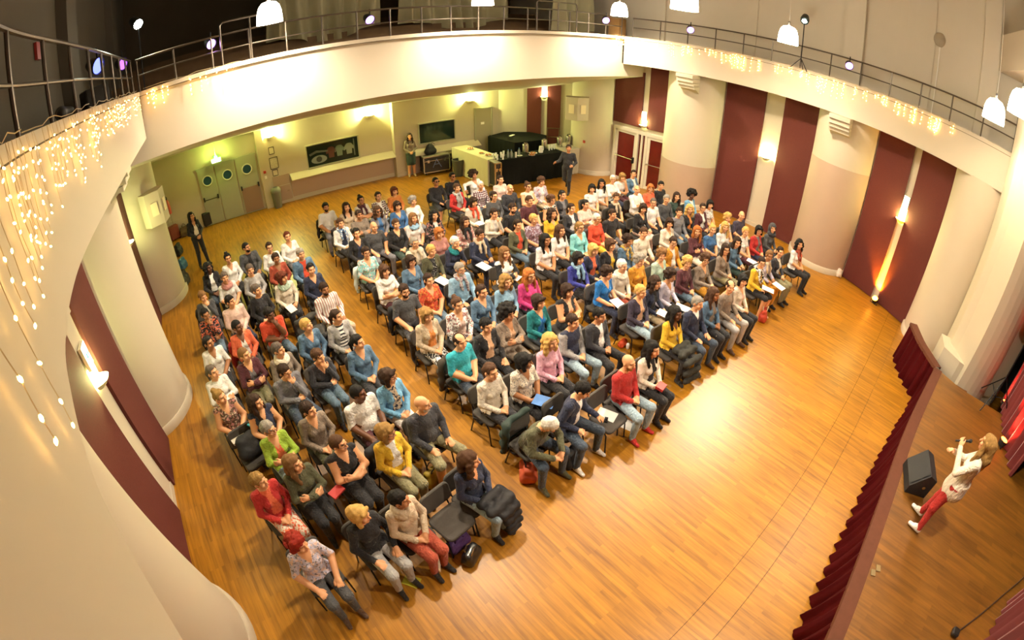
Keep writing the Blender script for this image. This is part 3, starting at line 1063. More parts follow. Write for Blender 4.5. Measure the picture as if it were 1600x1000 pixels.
def body_field(p):
    """Distance field of one pose, without the head."""
    fem = p['fem']
    lo, hi = p.get('box', ((-0.42, -0.80, -0.02), (0.42, 0.32, 1.45)))
    f = Field(lo, hi)
    T = p['torso']                      # 4x4: torso space -> body space
    R3 = np.array(T.to_3x3())
    t = lambda q: np.array(T @ Vector(q))
    wd = p.get('wide', 1.0)
    f.ell(t((0, 0.03, 0.56)), ((0.185 if fem else 0.182) * wd, 0.138, 0.112), p.get('pelvis', THIGH), 0.05, R3)
    f.ell(t((0, 0.03, 0.71)), ((0.15 if fem else 0.168) * wd, 0.122, 0.15), TOP_, 0.06, R3)
    f.ell(t((0, 0.03, 0.885)), ((0.162 if fem else 0.185) * wd, 0.124, 0.155), TOP_, 0.06, R3)
    if fem:
        for s in (-1, 1):
            f.ell(t((s * 0.064, -0.072, 0.86)), (0.062, 0.046, 0.058), TOP_, 0.035, R3)
    else:
        f.ell(t((0, -0.03, 0.69)), (0.125 * wd, 0.095 * wd, 0.12), TOP_, 0.05, R3)
    sw = (0.147 if fem else 0.175) * (0.5 + 0.5 * wd)
    f.cap(t((-sw, 0.04, 0.995)), t((sw, 0.04, 0.995)), 0.06, 0.06, TOP_, 0.05)
    f.cap(t((0, 0.045, 0.99)), t((0, 0.03, 1.06)), 0.075, 0.05, TOP_, 0.04)
    f.cap(t((0, 0.035, 1.0)), t((0, 0.0, 1.14)), 0.046 if fem else 0.054, 0.045 if fem else 0.053, SKIN_, 0.02)
    ar = 1.04 if fem else 1.18
    for s in (-1, 1):
        sh = t((s * sw, 0.04, 0.985))
        el, wr, hd, hu = p['arm'][s]
        f.cap(sh, el, 0.057 * ar, 0.047 * ar, UARM, 0.035)
        f.cap(el, wr, 0.046 * ar, 0.036 * ar, FARM, 0.02)
        hand(f, wr, hd, hu, s * p.get('handed', 1), p.get('curl', 0.5))
        hip, kn, an, toe = p['leg'][s]
        lr = (0.97 if fem else 1.0) * (0.6 + 0.4 * wd)
        f.cap(hip, kn, 0.094 * lr, 0.072 * lr, THIGH, 0.045)
        f.cap(kn, an, 0.068 * lr, 0.05 * lr, CALF, 0.03)
        an, toe = np.asarray(an, float), np.asarray(toe, float)
        heel = an + np.array([0, 0.02, -0.045])
        f.cap(heel, toe, 0.04, 0.031, SHOE, 0.012)
        f.cap(an, an + (toe - an) * 0.45, 0.04, 0.034, SHOE, 0.02)
    for e in p.get('extra', []):
        f.cap(*e)
    return f


def person_mesh(name, f0, p, yaw, pitch=0.0, roll=0.0):
    f = f0.copy()
    T = p['torso']
    H = T @ Matrix.Translation((0, -0.012, 1.218)) @ Matrix.Scale(1.06, 4) @ Matrix.Rotation(math.radians(yaw), 4, 'Z') @ Matrix.Rotation(math.radians(pitch), 4, 'X') @ Matrix.Rotation(math.radians(roll), 4, 'Y')
    head(f, H, p['fem'])
    Ti = np.array(T.inverted())
    Hi = np.array(H.inverted())

    def recolor(P, reg):
        q = P @ Ti[:3, :3].T + Ti[:3, 3]
        hq = P @ Hi[:3, :3].T + Hi[:3, 3]
        reg = reg.copy()
        front = q[:, 1] < -0.005
        x, z = np.abs(q[:, 0]), q[:, 2]
        tors = (reg == TOP_)
        reg[tors & (z < 0.60)] = TOP_
        reg[(reg == THIGH) & (z > 0.57) & (q[:, 1] > -0.13) & (np.abs(q[:, 1]) < 0.2) & (x < 0.25)] = TOP_
        reg[tors & front & (x < 0.03 + 0.05 * np.clip((1.0 - z) / 0.3, 0, 1)) & (z > 0.58)] = FRONT
        reg[(tors | (reg == FRONT)) & front & (x < (z - 0.90) * 0.55) & (z > 0.90)] = NECKL
        reg[(reg == TOP_) & (z > 1.04) & (x < 0.07)] = SKIN_
        hd = (np.abs(hq) < 0.16).all(1) & (reg == SKIN_)
        for s in (-1, 1):
            d = ((hq[:, 0] - s * 0.031) / 0.0125) ** 2 + ((hq[:, 2] - 0.012) / 0.0065) ** 2
            reg[hd & (d < 1) & (hq[:, 1] < -0.05)] = EYE
            b = (np.abs(hq[:, 0] - s * 0.034) < 0.018) & (np.abs(hq[:, 2] - 0.036) < 0.0045)
            reg[hd & b & (hq[:, 1] < -0.05)] = BROW
        reg[hd & (np.abs(hq[:, 0]) < 0.024) & (np.abs(hq[:, 2] + 0.053) < 0.0085) & (hq[:, 1] < -0.07)] = LIPS
        br = hd & (reg == SKIN_) & (hq[:, 2] < -0.036) & (hq[:, 2] > -0.125) & (hq[:, 1] < -0.02) & ~((np.abs(hq[:, 0]) < 0.03) & (np.abs(hq[:, 2] + 0.05) < 0.008))
        reg[br] = BEARD
        return reg
    me = f.mesh(name, recolor)
    return me, H


def tmat(lean=0.0, side=0.0, twist=0.0):
    c = Vector((0, 0.03, 0.5))
    return Matrix.Translation(c) @ Matrix.Rotation(math.radians(twist), 4, 'Z') @ Matrix.Rotation(math.radians(lean), 4, 'X') @ Matrix.Rotation(math.radians(side), 4, 'Y') @ Matrix.Translation(-c)


def legs_std(kx, back=0.0, splay=0.0, fwd=0.0):
    return {s: ((s * 0.092, 0.0, 0.545), (s * kx, -0.45, 0.525), (s * (kx + splay), -0.43 + back - fwd, 0.09), (s * (kx + splay + 0.02), -0.575 + back - fwd, 0.034)) for s in (-1, 1)}


def legs_cross(fem):
    d = legs_std(0.08)
    d[1] = ((0.09, 0.0, 0.56), (0.0, -0.45, 0.645), (-0.16, -0.5, 0.27), (-0.19, -0.62, 0.19))
    return d


DOWN = (0, 0, 1)
def pose(kind, fem):
    p = dict(fem=fem, torso=tmat(-2))
    kx = 0.085 if fem else 0.17
    p['leg'] = legs_std(kx, 0.02 if fem else 0.0)
    if kind == 'lap':            # hands clasped in the lap
        p['arm'] = {s: ((s * 0.225, -0.01, 0.745), (s * 0.075, -0.205, 0.655), (-s * 0.75, -0.6, -0.1), DOWN) for s in (-1, 1)}
        p['curl'] = 0.6
    elif kind == 'cross':        # arms folded over the chest
        p['arm'] = {1: ((0.215, -0.09, 0.765), (-0.035, -0.2, 0.80), (-0.95, 0.1, 0.1), (0, -1, 0.3)), -1: ((-0.215, -0.09, 0.76), (0.03, -0.215, 0.765), (0.95, 0.1, 0.1), (0, -1, 0.3))}
        p['leg'] = legs_std(kx, 0.05)
        p['torso'] = tmat(-3)
    elif kind == 'thigh':        # hands resting on the thighs
        p['arm'] = {s: ((s * 0.25, 0.0, 0.745), (s * 0.15, -0.235, 0.65), (-s * 0.25, -0.95, -0.15), DOWN) for s in (-1, 1)}
        p['leg'] = legs_std(kx + 0.02)
        p['curl'] = 0.35
    elif kind == 'kneeover':     # one leg crossed over the other, hands on the knee
        p['arm'] = {s: ((s * 0.22, -0.05, 0.755), (s * 0.055, -0.285, 0.725), (-s * 0.6, -0.75, -0.1), DOWN) for s in (-1, 1)}
        p['leg'] = legs_cross(fem)
        p['torso'] = tmat(0)
    elif kind == 'chin':         # one hand at the chin
        p['torso'] = tmat(5)
        p['arm'] = {1: ((0.15, -0.19, 0.755), (0.055, -0.20, 1.015), (-0.35, 0.15, 0.85), (0, -1, 0.2)), -1: ((-0.22, -0.06, 0.75), (0.0, -0.225, 0.73), (0.95, -0.1, 0.0), (0, -1, 0.4))}
        p['curl'] = 0.9
    elif kind == 'lean':         # leaning forward, forearms on the thighs
        p['torso'] = tmat(27)
        p['arm'] = {s: ((s * 0.25, -0.29, 0.70), (s * 0.09, -0.50, 0.66), (-s * 0.8, -0.5, -0.2), DOWN) for s in (-1, 1)}
        p['leg'] = legs_std(0.2, -0.02)
    elif kind == 'paper':        # forearms forward, hands holding a sheet on the lap
        p['arm'] = {s: ((s * 0.22, -0.03, 0.745), (s * 0.12, -0.265, 0.675), (-s * 0.55, -0.8, 0.0), DOWN) for s in (-1, 1)}
        p['torso'] = tmat(3)
        p['curl'] = 0.7
    elif kind == 'side':         # turned, one arm reaching down beside the chair
        p['torso'] = tmat(12, 4, 14)
        p['arm'] = {1: ((0.25, -0.09, 0.74), (0.33, -0.28, 0.62), (0.3, -0.9, -0.3), DOWN), -1: ((-0.23, -0.06, 0.735), (-0.11, -0.27, 0.66), (0.3, -0.9, -0.1), DOWN)}
        p['leg'] = legs_std(0.2, 0.0, 0.03)
    elif kind == 'reach':        # one arm stretched along the neighbouring chair back
        p['torso'] = tmat(-5, -5)
        p['arm'] = {1: ((0.22, -0.03, 0.745), (0.09, -0.22, 0.655), (-0.6, -0.75, -0.1), DOWN), -1: ((-0.36, 0.1, 0.95), (-0.40, -0.0, 0.82), (0.0, -0.7, -0.5), (-1, 0, 0.2))}
        p['box'] = ((-0.52, -0.80, -0.02), (0.46, 0.32, 1.45))
    elif kind == 'shorts':       # ankle on knee sprawl
        p['arm'] = {s: ((s * 0.24, -0.03, 0.75), (s * 0.12, -0.26, 0.66), (-s * 0.4, -0.9, -0.1), DOWN) for s in (-1, 1)}
        p['leg'] = legs_std(0.23, -0.05, 0.05)
        p['torso'] = tmat(-6)
    return p


POSES = {}
YAWS = {'l': -36, 'c': 0, 'r': 36}
def pmesh(kind, sex, yk, big=False):
    """Meshes are grown on demand and shared by everyone in that pose."""
    key = (kind, sex, yk, big)
    if key not in POSES:
        fk = ('f', kind, sex, big)
        if fk not in POSES:
            p = pose(kind, sex == 'f')
            if big:
                p['wide'] = 1.17
            POSES[fk] = (p, body_field(p))
        p, f = POSES[fk]
        pitch = {'lean': 12, 'side': 14, 'chin': 4}.get(kind, 2)
        POSES[key] = person_mesh('body_%s_%s_%s' % (kind, sex, yk), f, p, YAWS[yk] * (0.5 if kind == 'chin' else 1.0), pitch)
    return POSES[key]


# ---------------------------------------------------------------- hair and head wear, in head space
HAIR = {}
def hnoise(P, s, seed):
    return (np.sin(P[0] * s + seed) * np.sin(P[1] * s * 1.13 + 2 * seed) * np.sin(P[2] * s * 0.91 + 3 * seed))


def hair_mesh(style):
    if style in HAIR:
        return HAIR[style]
    f = Field((-0.24, -0.2, -0.42), (0.24, 0.30, 0.26), 0.0095)
    I3 = None
    def skull(r=1.0, c=(0, 0.018, 0.033)):
        f.ell(c, (0.083 * r, 0.101 * r, 0.094 * r), 0, 0.0)
    if style == 'short':
        skull(1.03)
        f.ell((0, 0.05, -0.01), (0.078, 0.066, 0.085), 0, 0.03)
    elif style == 'crop':
        skull(1.0)
        f.ell((0, 0.05, -0.005), (0.076, 0.062, 0.07), 0, 0.03)
    elif style == 'bob':
        skull(1.1)
        for s in (-1, 1):
            f.cap((s * 0.072, 0.005, 0.03), (s * 0.082, -0.012, -0.085), 0.034, 0.03, 0, 0.03)
        f.cap((0, 0.085, 0.03), (0, 0.075, -0.09), 0.06, 0.055, 0, 0.05)
        f.cap((-0.05, -0.07, 0.085), (0.05, -0.075, 0.083), 0.022, 0.022, 0, 0.03)
    elif style == 'long':
        skull(1.08)
        for s in (-1, 1):
            f.cap((s * 0.073, 0.005, 0.03), (s * 0.088, -0.012, -0.11), 0.031, 0.034, 0, 0.03)
            f.cap((s * 0.088, -0.012, -0.11), (s * 0.082, -0.055, -0.25), 0.034, 0.022, 0, 0.03)
        f.cap((0, 0.085, 0.03), (0, 0.098, -0.14), 0.064, 0.07, 0, 0.05)
        f.cap((0, 0.098, -0.14), (0, 0.10, -0.28), 0.068, 0.04, 0, 0.05)
    elif style == 'wavy':
        skull(1.14)
        for s in (-1, 1):
            for i in range(5):
                f.ell((s * (0.085 + 0.012 * (i % 2)), -0.005 - 0.012 * (i % 2), 0.02 - 0.05 * i), (0.04, 0.042, 0.038), 0, 0.02)
        for i in range(6):
            f.ell((0.012 * (-1) ** i, 0.095, 0.03 - 0.05 * i), (0.075, 0.048, 0.045), 0, 0.03)
    elif style == 'tied':
        skull(1.01)
        f.ell((0, 0.05, -0.01), (0.074, 0.06, 0.07), 0, 0.03)
        f.cap((0, 0.115, -0.01), (0, 0.14, -0.06), 0.028, 0.03, 0, 0.02)
        f.cap((0, 0.14, -0.06), (0, 0.13, -0.20), 0.03, 0.016, 0, 0.02)
    elif style == 'bun':
        skull(1.01)
        f.ell((0, 0.05, -0.01), (0.074, 0.06, 0.07), 0, 0.03)
        f.ell((0, 0.085, 0.105), (0.045, 0.045, 0.042), 0, 0.015)
    elif style == 'curly':
        skull(1.12)
        r = np.random.default_rng(3)
        for _ in range(46):
            a, e = r.uniform(0, 2 * PI), r.uniform(-0.75, 1.5)
            v = np.array([math.cos(a) * math.cos(e), math.sin(a) * math.cos(e), math.sin(e)])
            if v[1] < -0.35 and v[2] < 0.45:
                continue
            f.ell(np.array([0, 0.02, 0.03]) + v * np.array([0.098, 0.11, 0.1]), [r.uniform(0.024, 0.036)] * 3, 0, 0.012)
    elif style == 'afro':
        r = np.random.default_rng(5)
        f.ell((0, 0.03, 0.045), (0.125, 0.13, 0.115), 0, 0)
        for _ in range(70):
            a, e = r.uniform(0, 2 * PI), r.uniform(-0.7, 1.5)
            v = np.array([math.cos(a) * math.cos(e), math.sin(a) * math.cos(e), math.sin(e)])
            if v[1] < -0.3 and v[2] < 0.4:
                continue
            f.ell(np.array([0, 0.03, 0.04]) + v * np.array([0.13, 0.135, 0.12]), [r.uniform(0.026, 0.036)] * 3, 0, 0.012)
    elif style == 'fringe':              # balding: hair only round the sides and back
        skull(1.02)
        f.ell((0, 0.05, -0.01), (0.076, 0.062, 0.07), 0, 0.03)
        f.cut((0, -0.02, 0.115), (0.075, 0.115, 0.075), None, 0.01)
    elif style == 'hijab':
        skull(1.16)
        f.cap((0, 0.03, -0.02), (0, 0.02, -0.13), 0.095, 0.1, 0, 0.05)
        f.cap((-0.05, -0.03, -0.15), (0.05, -0.03, -0.16), 0.075, 0.075, 0, 0.04)
    # open the face
    low = {'short': 0.07, 'crop': 0.078, 'fringe': 0.06, 'bob': 0.055, 'tied': 0.085, 'bun': 0.085, 'hijab': 0.07, 'afro': 0.07, 'curly': 0.066}.get(style, 0.078)
    sl, X, Y, Z = f.win(np.array((-0.2, -0.2, -0.4)), np.array((0.2, 0.3, 0.2)))
    wide = {'short': 0.2, 'crop': 0.2, 'fringe': 0.2, 'tied': 0.2, 'bun': 0.2}.get(style, 0.0)
    fx = 0.066 if not wide else 0.2
    yb = -0.03 if not wide else -0.038
    face = np.maximum.reduce([np.abs(X) - fx + 0 * Y + 0 * Z, Y - yb + 0 * X + 0 * Z, Z - low + 0.25 * np.maximum(Y + 0.1, 0) + 0 * X])
    if style == 'hijab':
        face = np.maximum(face, -0.115 - Z + 0 * X + 0 * Y)
    nape = np.maximum.reduce([-0.062 - Z * -1 * 0 + 0 * X + 0 * Y - 1.0 + 0 * Z])
    f.D[sl] = np.maximum(f.D[sl], -face.astype(np.float32))
    if style in ('short', 'crop', 'tied', 'bun', 'fringe'):
        lowcut = np.maximum(Z + 0.055 + 0 * X + 0 * Y, -10) * -1.0          # below ears
        keep = (Y > 0.10) & (style == 'tied') & (Z > -1)
        f.D[sl] = np.where(keep, f.D[sl], np.maximum(f.D[sl], lowcut.astype(np.float32)))
        ear = np.sqrt(((np.abs(X) - 0.08) / 1.0) ** 2 + (Y + 0.0) ** 2 + (Z + 0.02) ** 2) - 0.034
        f.D[sl] = np.maximum(f.D[sl], -ear.astype(np.float32))
    P = (X + 0 * Y + 0 * Z, Y + 0 * X + 0 * Z, Z + 0 * X + 0 * Y)
    amp, sc = {'short': (0.006, 115), 'crop': (0.003, 120), 'curly': (0.007, 110), 'afro': (0.006, 130), 'wavy': (0.007, 70)}.get(style, (0.004, 90))
    if style != 'hijab':
        f.D[sl] = f.D[sl] + (hnoise(P, sc, 1.3) * amp + hnoise(P, 48, 2.1) * 0.007 * (style != 'crop')).astype(np.float32)
    me = f.mesh('hair_' + style, None, 1)
    HAIR[style] = me
    return me


def shared(key, fn):
    if key not in HAIR:
        HAIR[key] = fn()
    return HAIR[key]


def scarf_mesh():
    f = Field((-0.2, -0.26, -0.42), (0.2, 0.2, 0.12), 0.011)
    for i in range(14):
        a, b = 2 * PI * i / 14, 2 * PI * (i + 1) / 14
        q = lambda t: (0.088 * math.cos(t), 0.008 + 0.082 * math.sin(t), 0.012 * math.sin(3 * t) - 0.02 * (math.sin(t) < 0))
        f.cap(q(a), q(b), 0.03, 0.03, 0, 0.02)
    f.cap((0.045, -0.085, -0.03), (0.075, -0.125, -0.14), 0.028, 0.03, 0, 0.03)
    f.cap((0.075, -0.125, -0.14), (0.07, -0.15, -0.28), 0.03, 0.026, 0, 0.03)
    f.cap((-0.05, -0.085, -0.03), (-0.07, -0.125, -0.13), 0.028, 0.028, 0, 0.03)
    f.cap((-0.07, -0.125, -0.13), (-0.06, -0.15, -0.22), 0.028, 0.024, 0, 0.03)
    return f.mesh('scarf', None, 1)


def cowl_mesh():
    f = Field((-0.22, -0.24, -0.2), (0.22, 0.2, 0.1), 0.011)
    for rr, zz, th in ((0.085, 0.0, 0.032), (0.105, -0.04, 0.036)):
        for i in range(16):
            a, b = 2 * PI * i / 16, 2 * PI * (i + 1) / 16
            q = lambda t: (rr * math.cos(t), -0.01 + rr * math.sin(t), zz - 0.035 * max(0, -math.sin(t)) + 0.008 * math.sin(4 * t + rr * 60))
            f.cap(q(a), q(b), th, th, 0, 0.015)
    return f.mesh('cowl', None, 1)


def glasses_mesh():
    g = MB()
    m = mat('spectacle_frame', '#1b1512', 0.35)
    for s in (-1, 1):
        g.tube([(s * 0.033 + 0.024 * math.cos(a), -0.099, 0.01 + 0.017 * math.sin(a)) for a in np.linspace(0, 2 * PI, 13)[:-1]], 0.0021, m, 5, closed=True)
        g.tube([(s * 0.057, -0.097, 0.014), (s * 0.078, -0.05, 0.014), (s * 0.082, 0.01, 0.008)], 0.003, m, 5)
    g.tube([(-0.01, -0.105, 0.013), (0.01, -0.105, 0.013)], 0.003, m, 5)
    return g.mesh('glasses', True)


def shades_mesh():
    g = MB()
    m = mat('dark_lens', '#0c0c0e', 0.15)
    for s in (-1, 1):
        g.add([(s * 0.033 + 0.026 * math.cos(a), -0.1, 0.01 + 0.019 * math.sin(a)) for a in np.linspace(0, 2 * PI, 13)[:-1]] + [(s * 0.033 + 0.02 * math.cos(a), -0.106, 0.01 + 0.014 * math.sin(a)) for a in np.linspace(0, 2 * PI, 13)[:-1]],
              [(i, (i + 1) % 12, 12 + (i + 1) % 12, 12 + i) for i in range(12)] + [tuple(range(12, 24)), tuple(range(11, -1, -1))], m)
        g.tube([(s * 0.057, -0.097, 0.014), (s * 0.078, -0.05, 0.014), (s * 0.082, 0.01, 0.008)], 0.003, m, 5)
    g.tube([(-0.01, -0.105, 0.013), (0.01, -0.105, 0.013)], 0.003, m, 5)
    return g.mesh('sunglasses', True)


CN = dict(black='#1d1b1e', charcoal='#34343a', dgrey='#4a4a4d', grey='#77757a', lgrey='#a8a5a3', white='#ece8e4', cream='#e4d8c6', beige='#cdb79b', taupe='#8a7a6b',
          brown='#5e4433', navy='#262c45', blue='#3e6a9c', denim='#5a7894', lblue='#8fb4cf', sky='#6fa6cc', royal='#343a92', brightblue='#1d76c4', teal='#157a80', turq='#2ba7b8', aqua='#8fd9da',
          mint='#b5cbb9', lime='#9ab83a', olive='#55543a', dgreen='#2c4038', khaki='#87805f', yellow='#e0b52c', mustard='#cf8f23', orange='#dd8a43', coral='#e06a45', redor='#d24a2a', rust='#a2452d',
          red='#b92a26', burg='#52222a', plum='#3b3346', pink='#e0a9bd', palepink='#e6c7bb', hotpink='#d83f86', rose='#b37a72', mauve='#8a6672', lilac='#c6bfd2', purple='#5a3f7c', jean='#5d7386', ljean='#93a8b6', djean='#3a4656', sage='#8d9480', peach='#dcb08c', sand='#cbb48f')
HC = dict(blk='#15100d', dbr='#2e1c11', br='#4a301e', lbr='#7a5632', bl='#c39a56', gry='#8d857b', wht='#d8d2c6', red='#8c2314', aub='#5e2a18', gin='#a8622c', dbl='#8f6c3a', sp='#5b4f47')
SKN = dict(l='#dda174', m='#bd8257', d='#6b4128', t='#a26c44')
EYEM = mat('eye_dark', '#1c1310', 0.3)


def skin(k):
    return mat('skin_' + k, SKN[k], 0.5, var=0.06, vscale=18)


def lipsm(k):
    return mat('lips_' + k, {'l': '#c47a68', 'm': '#a0604c', 'd': '#5c3028', 't': '#8a4e3c'}[k], 0.45)


def hairm(c):
    return mat('hair_' + c, HC[c], 0.72, var=0.35, vscale=60, bump=0.5, bscale=150, spec=0.25)


HWORD = dict(short='short', crop='cropped', bob='chin-length', long='long', wavy='wavy', tied='tied-back', bun='bun-tied', curly='curly', afro='full curly', fringe='thinning')
CWORD = dict(blk='black', dbr='dark', br='brown', lbr='light-brown', bl='blond', gry='grey', wht='white', red='red', aub='auburn', gin='ginger', dbl='dark-blond', sp='greying')
TWORD = dict(dgrey='dark-grey', lgrey='light-grey', lblue='light-blue', brightblue='bright-blue', turq='turquoise', dgreen='dark-green', redor='orange-red', burg='burgundy', palepink='pale-pink', hotpink='hot-pink', royal='royal-blue', sky='sky-blue')


def cw(c):
    return TWORD.get(c, c)


def dress(o, d):
    """Give a body its own clothes through object-level material slots."""
    pats = {e.split(':')[0]: e.split(':')[1:] for e in d['extras']}
    top = CN[d['top']]
    pt = None
    for k in ('floral', 'dots', 'vstripe', 'hstripe', 'plaid', 'block'):
        if k in pats:
            a = pats[k]
            pt = cloth(top, k, CN[a[0]], CN[a[1]] if len(a) > 1 else None)
    topm = pt or cloth(top)
    frontm = cloth(CN[d['front']]) if d['front'] != '-' else topm
    if 'frontpat' in pats:
        a = pats['frontpat']
        frontm = cloth(CN[d['front']], a[0], CN[a[1]])
    sk = skin(d['skin'])
    bot = cloth(CN[d['bot']])
    if 'botpat' in pats:
        a = pats['botpat']
        bot = cloth(CN[d['bot']], a[0], CN[a[1]])
    slv = cloth(CN[pats['sleeve'][0]]) if 'sleeve' in pats else topm
    hm = hairm(d['hcol'])
    calf = bot
    if 'bare' in pats:
        calf = sk
    if 'tights' in pats:
        calf = cloth('#2a2322')
    neck = cloth(CN[pats['neck'][0]]) if 'neck' in pats else sk if 'vneck' in pats or 'scoop' in pats else frontm
    ms = [sk, topm, sk if d['slv'] == 'n' else slv, slv if d['slv'] == 'l' else sk, frontm, neck, bot, calf,
          cloth(CN[pats['shoe'][0]]) if 'shoe' in pats else cloth('#231d1b'), EYEM, lipsm(d['skin']), hm, hm if 'beard' in pats else (hairm(pats['beardc'][0]) if 'beardc' in pats else sk)]
    for i, m in enumerate(ms):
        o.material_slots[i].link = 'OBJECT'
        o.material_slots[i].material = m


def child_shared(name, me, parent, M, m=None):
    c = obj(name, me, parent)
    c.matrix_local = M
    if m is not None:
        c.material_slots[0].link = 'OBJECT'
        c.material_slots[0].material = m
    return c


def add_person(d, me, H, loc, rz, label, group=None):
    o = obj('person', me, None, loc, rz)
    dress(o, d)
    tag(o, label, 'person', group)
    if d['hair'] != 'bald':
        hm = cloth(CN['charcoal']) if d['hair'] == 'hijab' else hairm(d['hcol'])
        child_shared('headscarf' if d['hair'] == 'hijab' else 'hair', hair_mesh(d['hair']), o, H, hm)
    for e in d['extras']:
        a = e.split(':')
        if a[0] == 'glasses':
            child_shared('glasses', shared('glasses', glasses_mesh), o, H)
        elif a[0] == 'shades':
            child_shared('sunglasses', shared('shades', shades_mesh), o, H)
        elif a[0] in ('scarf', 'cowl'):
            N = Matrix.Translation(Vector((0, 0, 0))) @ d['torso'] @ Matrix.Translation((0, 0.015, 1.065))
            m = cloth(CN[a[1]], *( [a[2], CN[a[3]]] if len(a) > 3 else []))
            child_shared('scarf', shared(a[0], scarf_mesh if a[0] == 'scarf' else cowl_mesh), o, N, m)
    return o

# ================================================================== CHAIRS
CH = {}
def chair_parts():
    if CH:
        return CH
    pad = MB().rbox((0, -0.01, 0.415), (0.46, 0.44, 0.055), 0.07, GREYFAB, n=4, top=0.006)
    CH['seat'] = pad.mesh('seat', True)
    sh = MB().rbox((0, -0.01, 0.38), (0.43, 0.41, 0.018), 0.06, BLACKPLASTIC)
    CH['seat_shell'] = sh.mesh('seat_shell', True)
    M = Matrix.Translation((0, 0.25, 0.675)) @ Matrix.Rotation(math.radians(78), 4, 'X')
    CH['backrest'] = MB().rbox((0, 0, 0), (0.45, 0.29, 0.045), 0.08, GREYFAB, M, n=4, top=0.004).mesh('backrest', True)
    for s, k in ((-1, 'l'), (1, 'r')):
        CH['support' + k] = MB().tube([(s * 0.16, 0.17, 0.385), (s * 0.165, 0.235, 0.42), (s * 0.165, 0.262, 0.5), (s * 0.165, 0.265, 0.66)], 0.012, BLACKMETAL, 8).mesh('back_support', True)
        CH['front' + k] = MB().tube([(s * 0.19, -0.06, 0.37), (s * 0.225, -0.17, 0.34), (s * 0.23, -0.215, 0.0)], 0.012, BLACKMETAL, 8).mesh('leg', True)
        CH['rear' + k] = MB().tube([(s * 0.19, 0.05, 0.37), (s * 0.225, 0.15, 0.34), (s * 0.235, 0.235, 0.0)], 0.012, BLACKMETAL, 8).mesh('leg', True)
    fr = MB()
    for s in (-1, 1):
        fr.tube([(s * 0.19, -0.06, 0.37), (s * 0.19, 0.05, 0.37)], 0.012, BLACKMETAL, 8)
    fr.tube([(-0.19, 0.0, 0.368), (0.19, 0.0, 0.368)], 0.011, BLACKMETAL, 8)
    CH['seat_frame'] = fr.mesh('seat_frame', True)
    return CH


def chair(x, y, rz, label):
    t = thing('padded_chair', label, 'chair', (x, y, 0), rz, 'rows of padded chairs facing the stage')
    p = chair_parts()
    back = obj('backrest', p['backrest'], t)
    for key in ('supportl', 'supportr'):
        obj('back_support', p[key], back)
    for name, key in (('seat', 'seat'), ('seat_shell', 'seat_shell'), ('leg', 'frontl'), ('leg', 'frontr'), ('leg', 'rearl'), ('leg', 'rearr'), ('seat_frame', 'seat_frame')):
        obj(name, p[key], t)
    return t


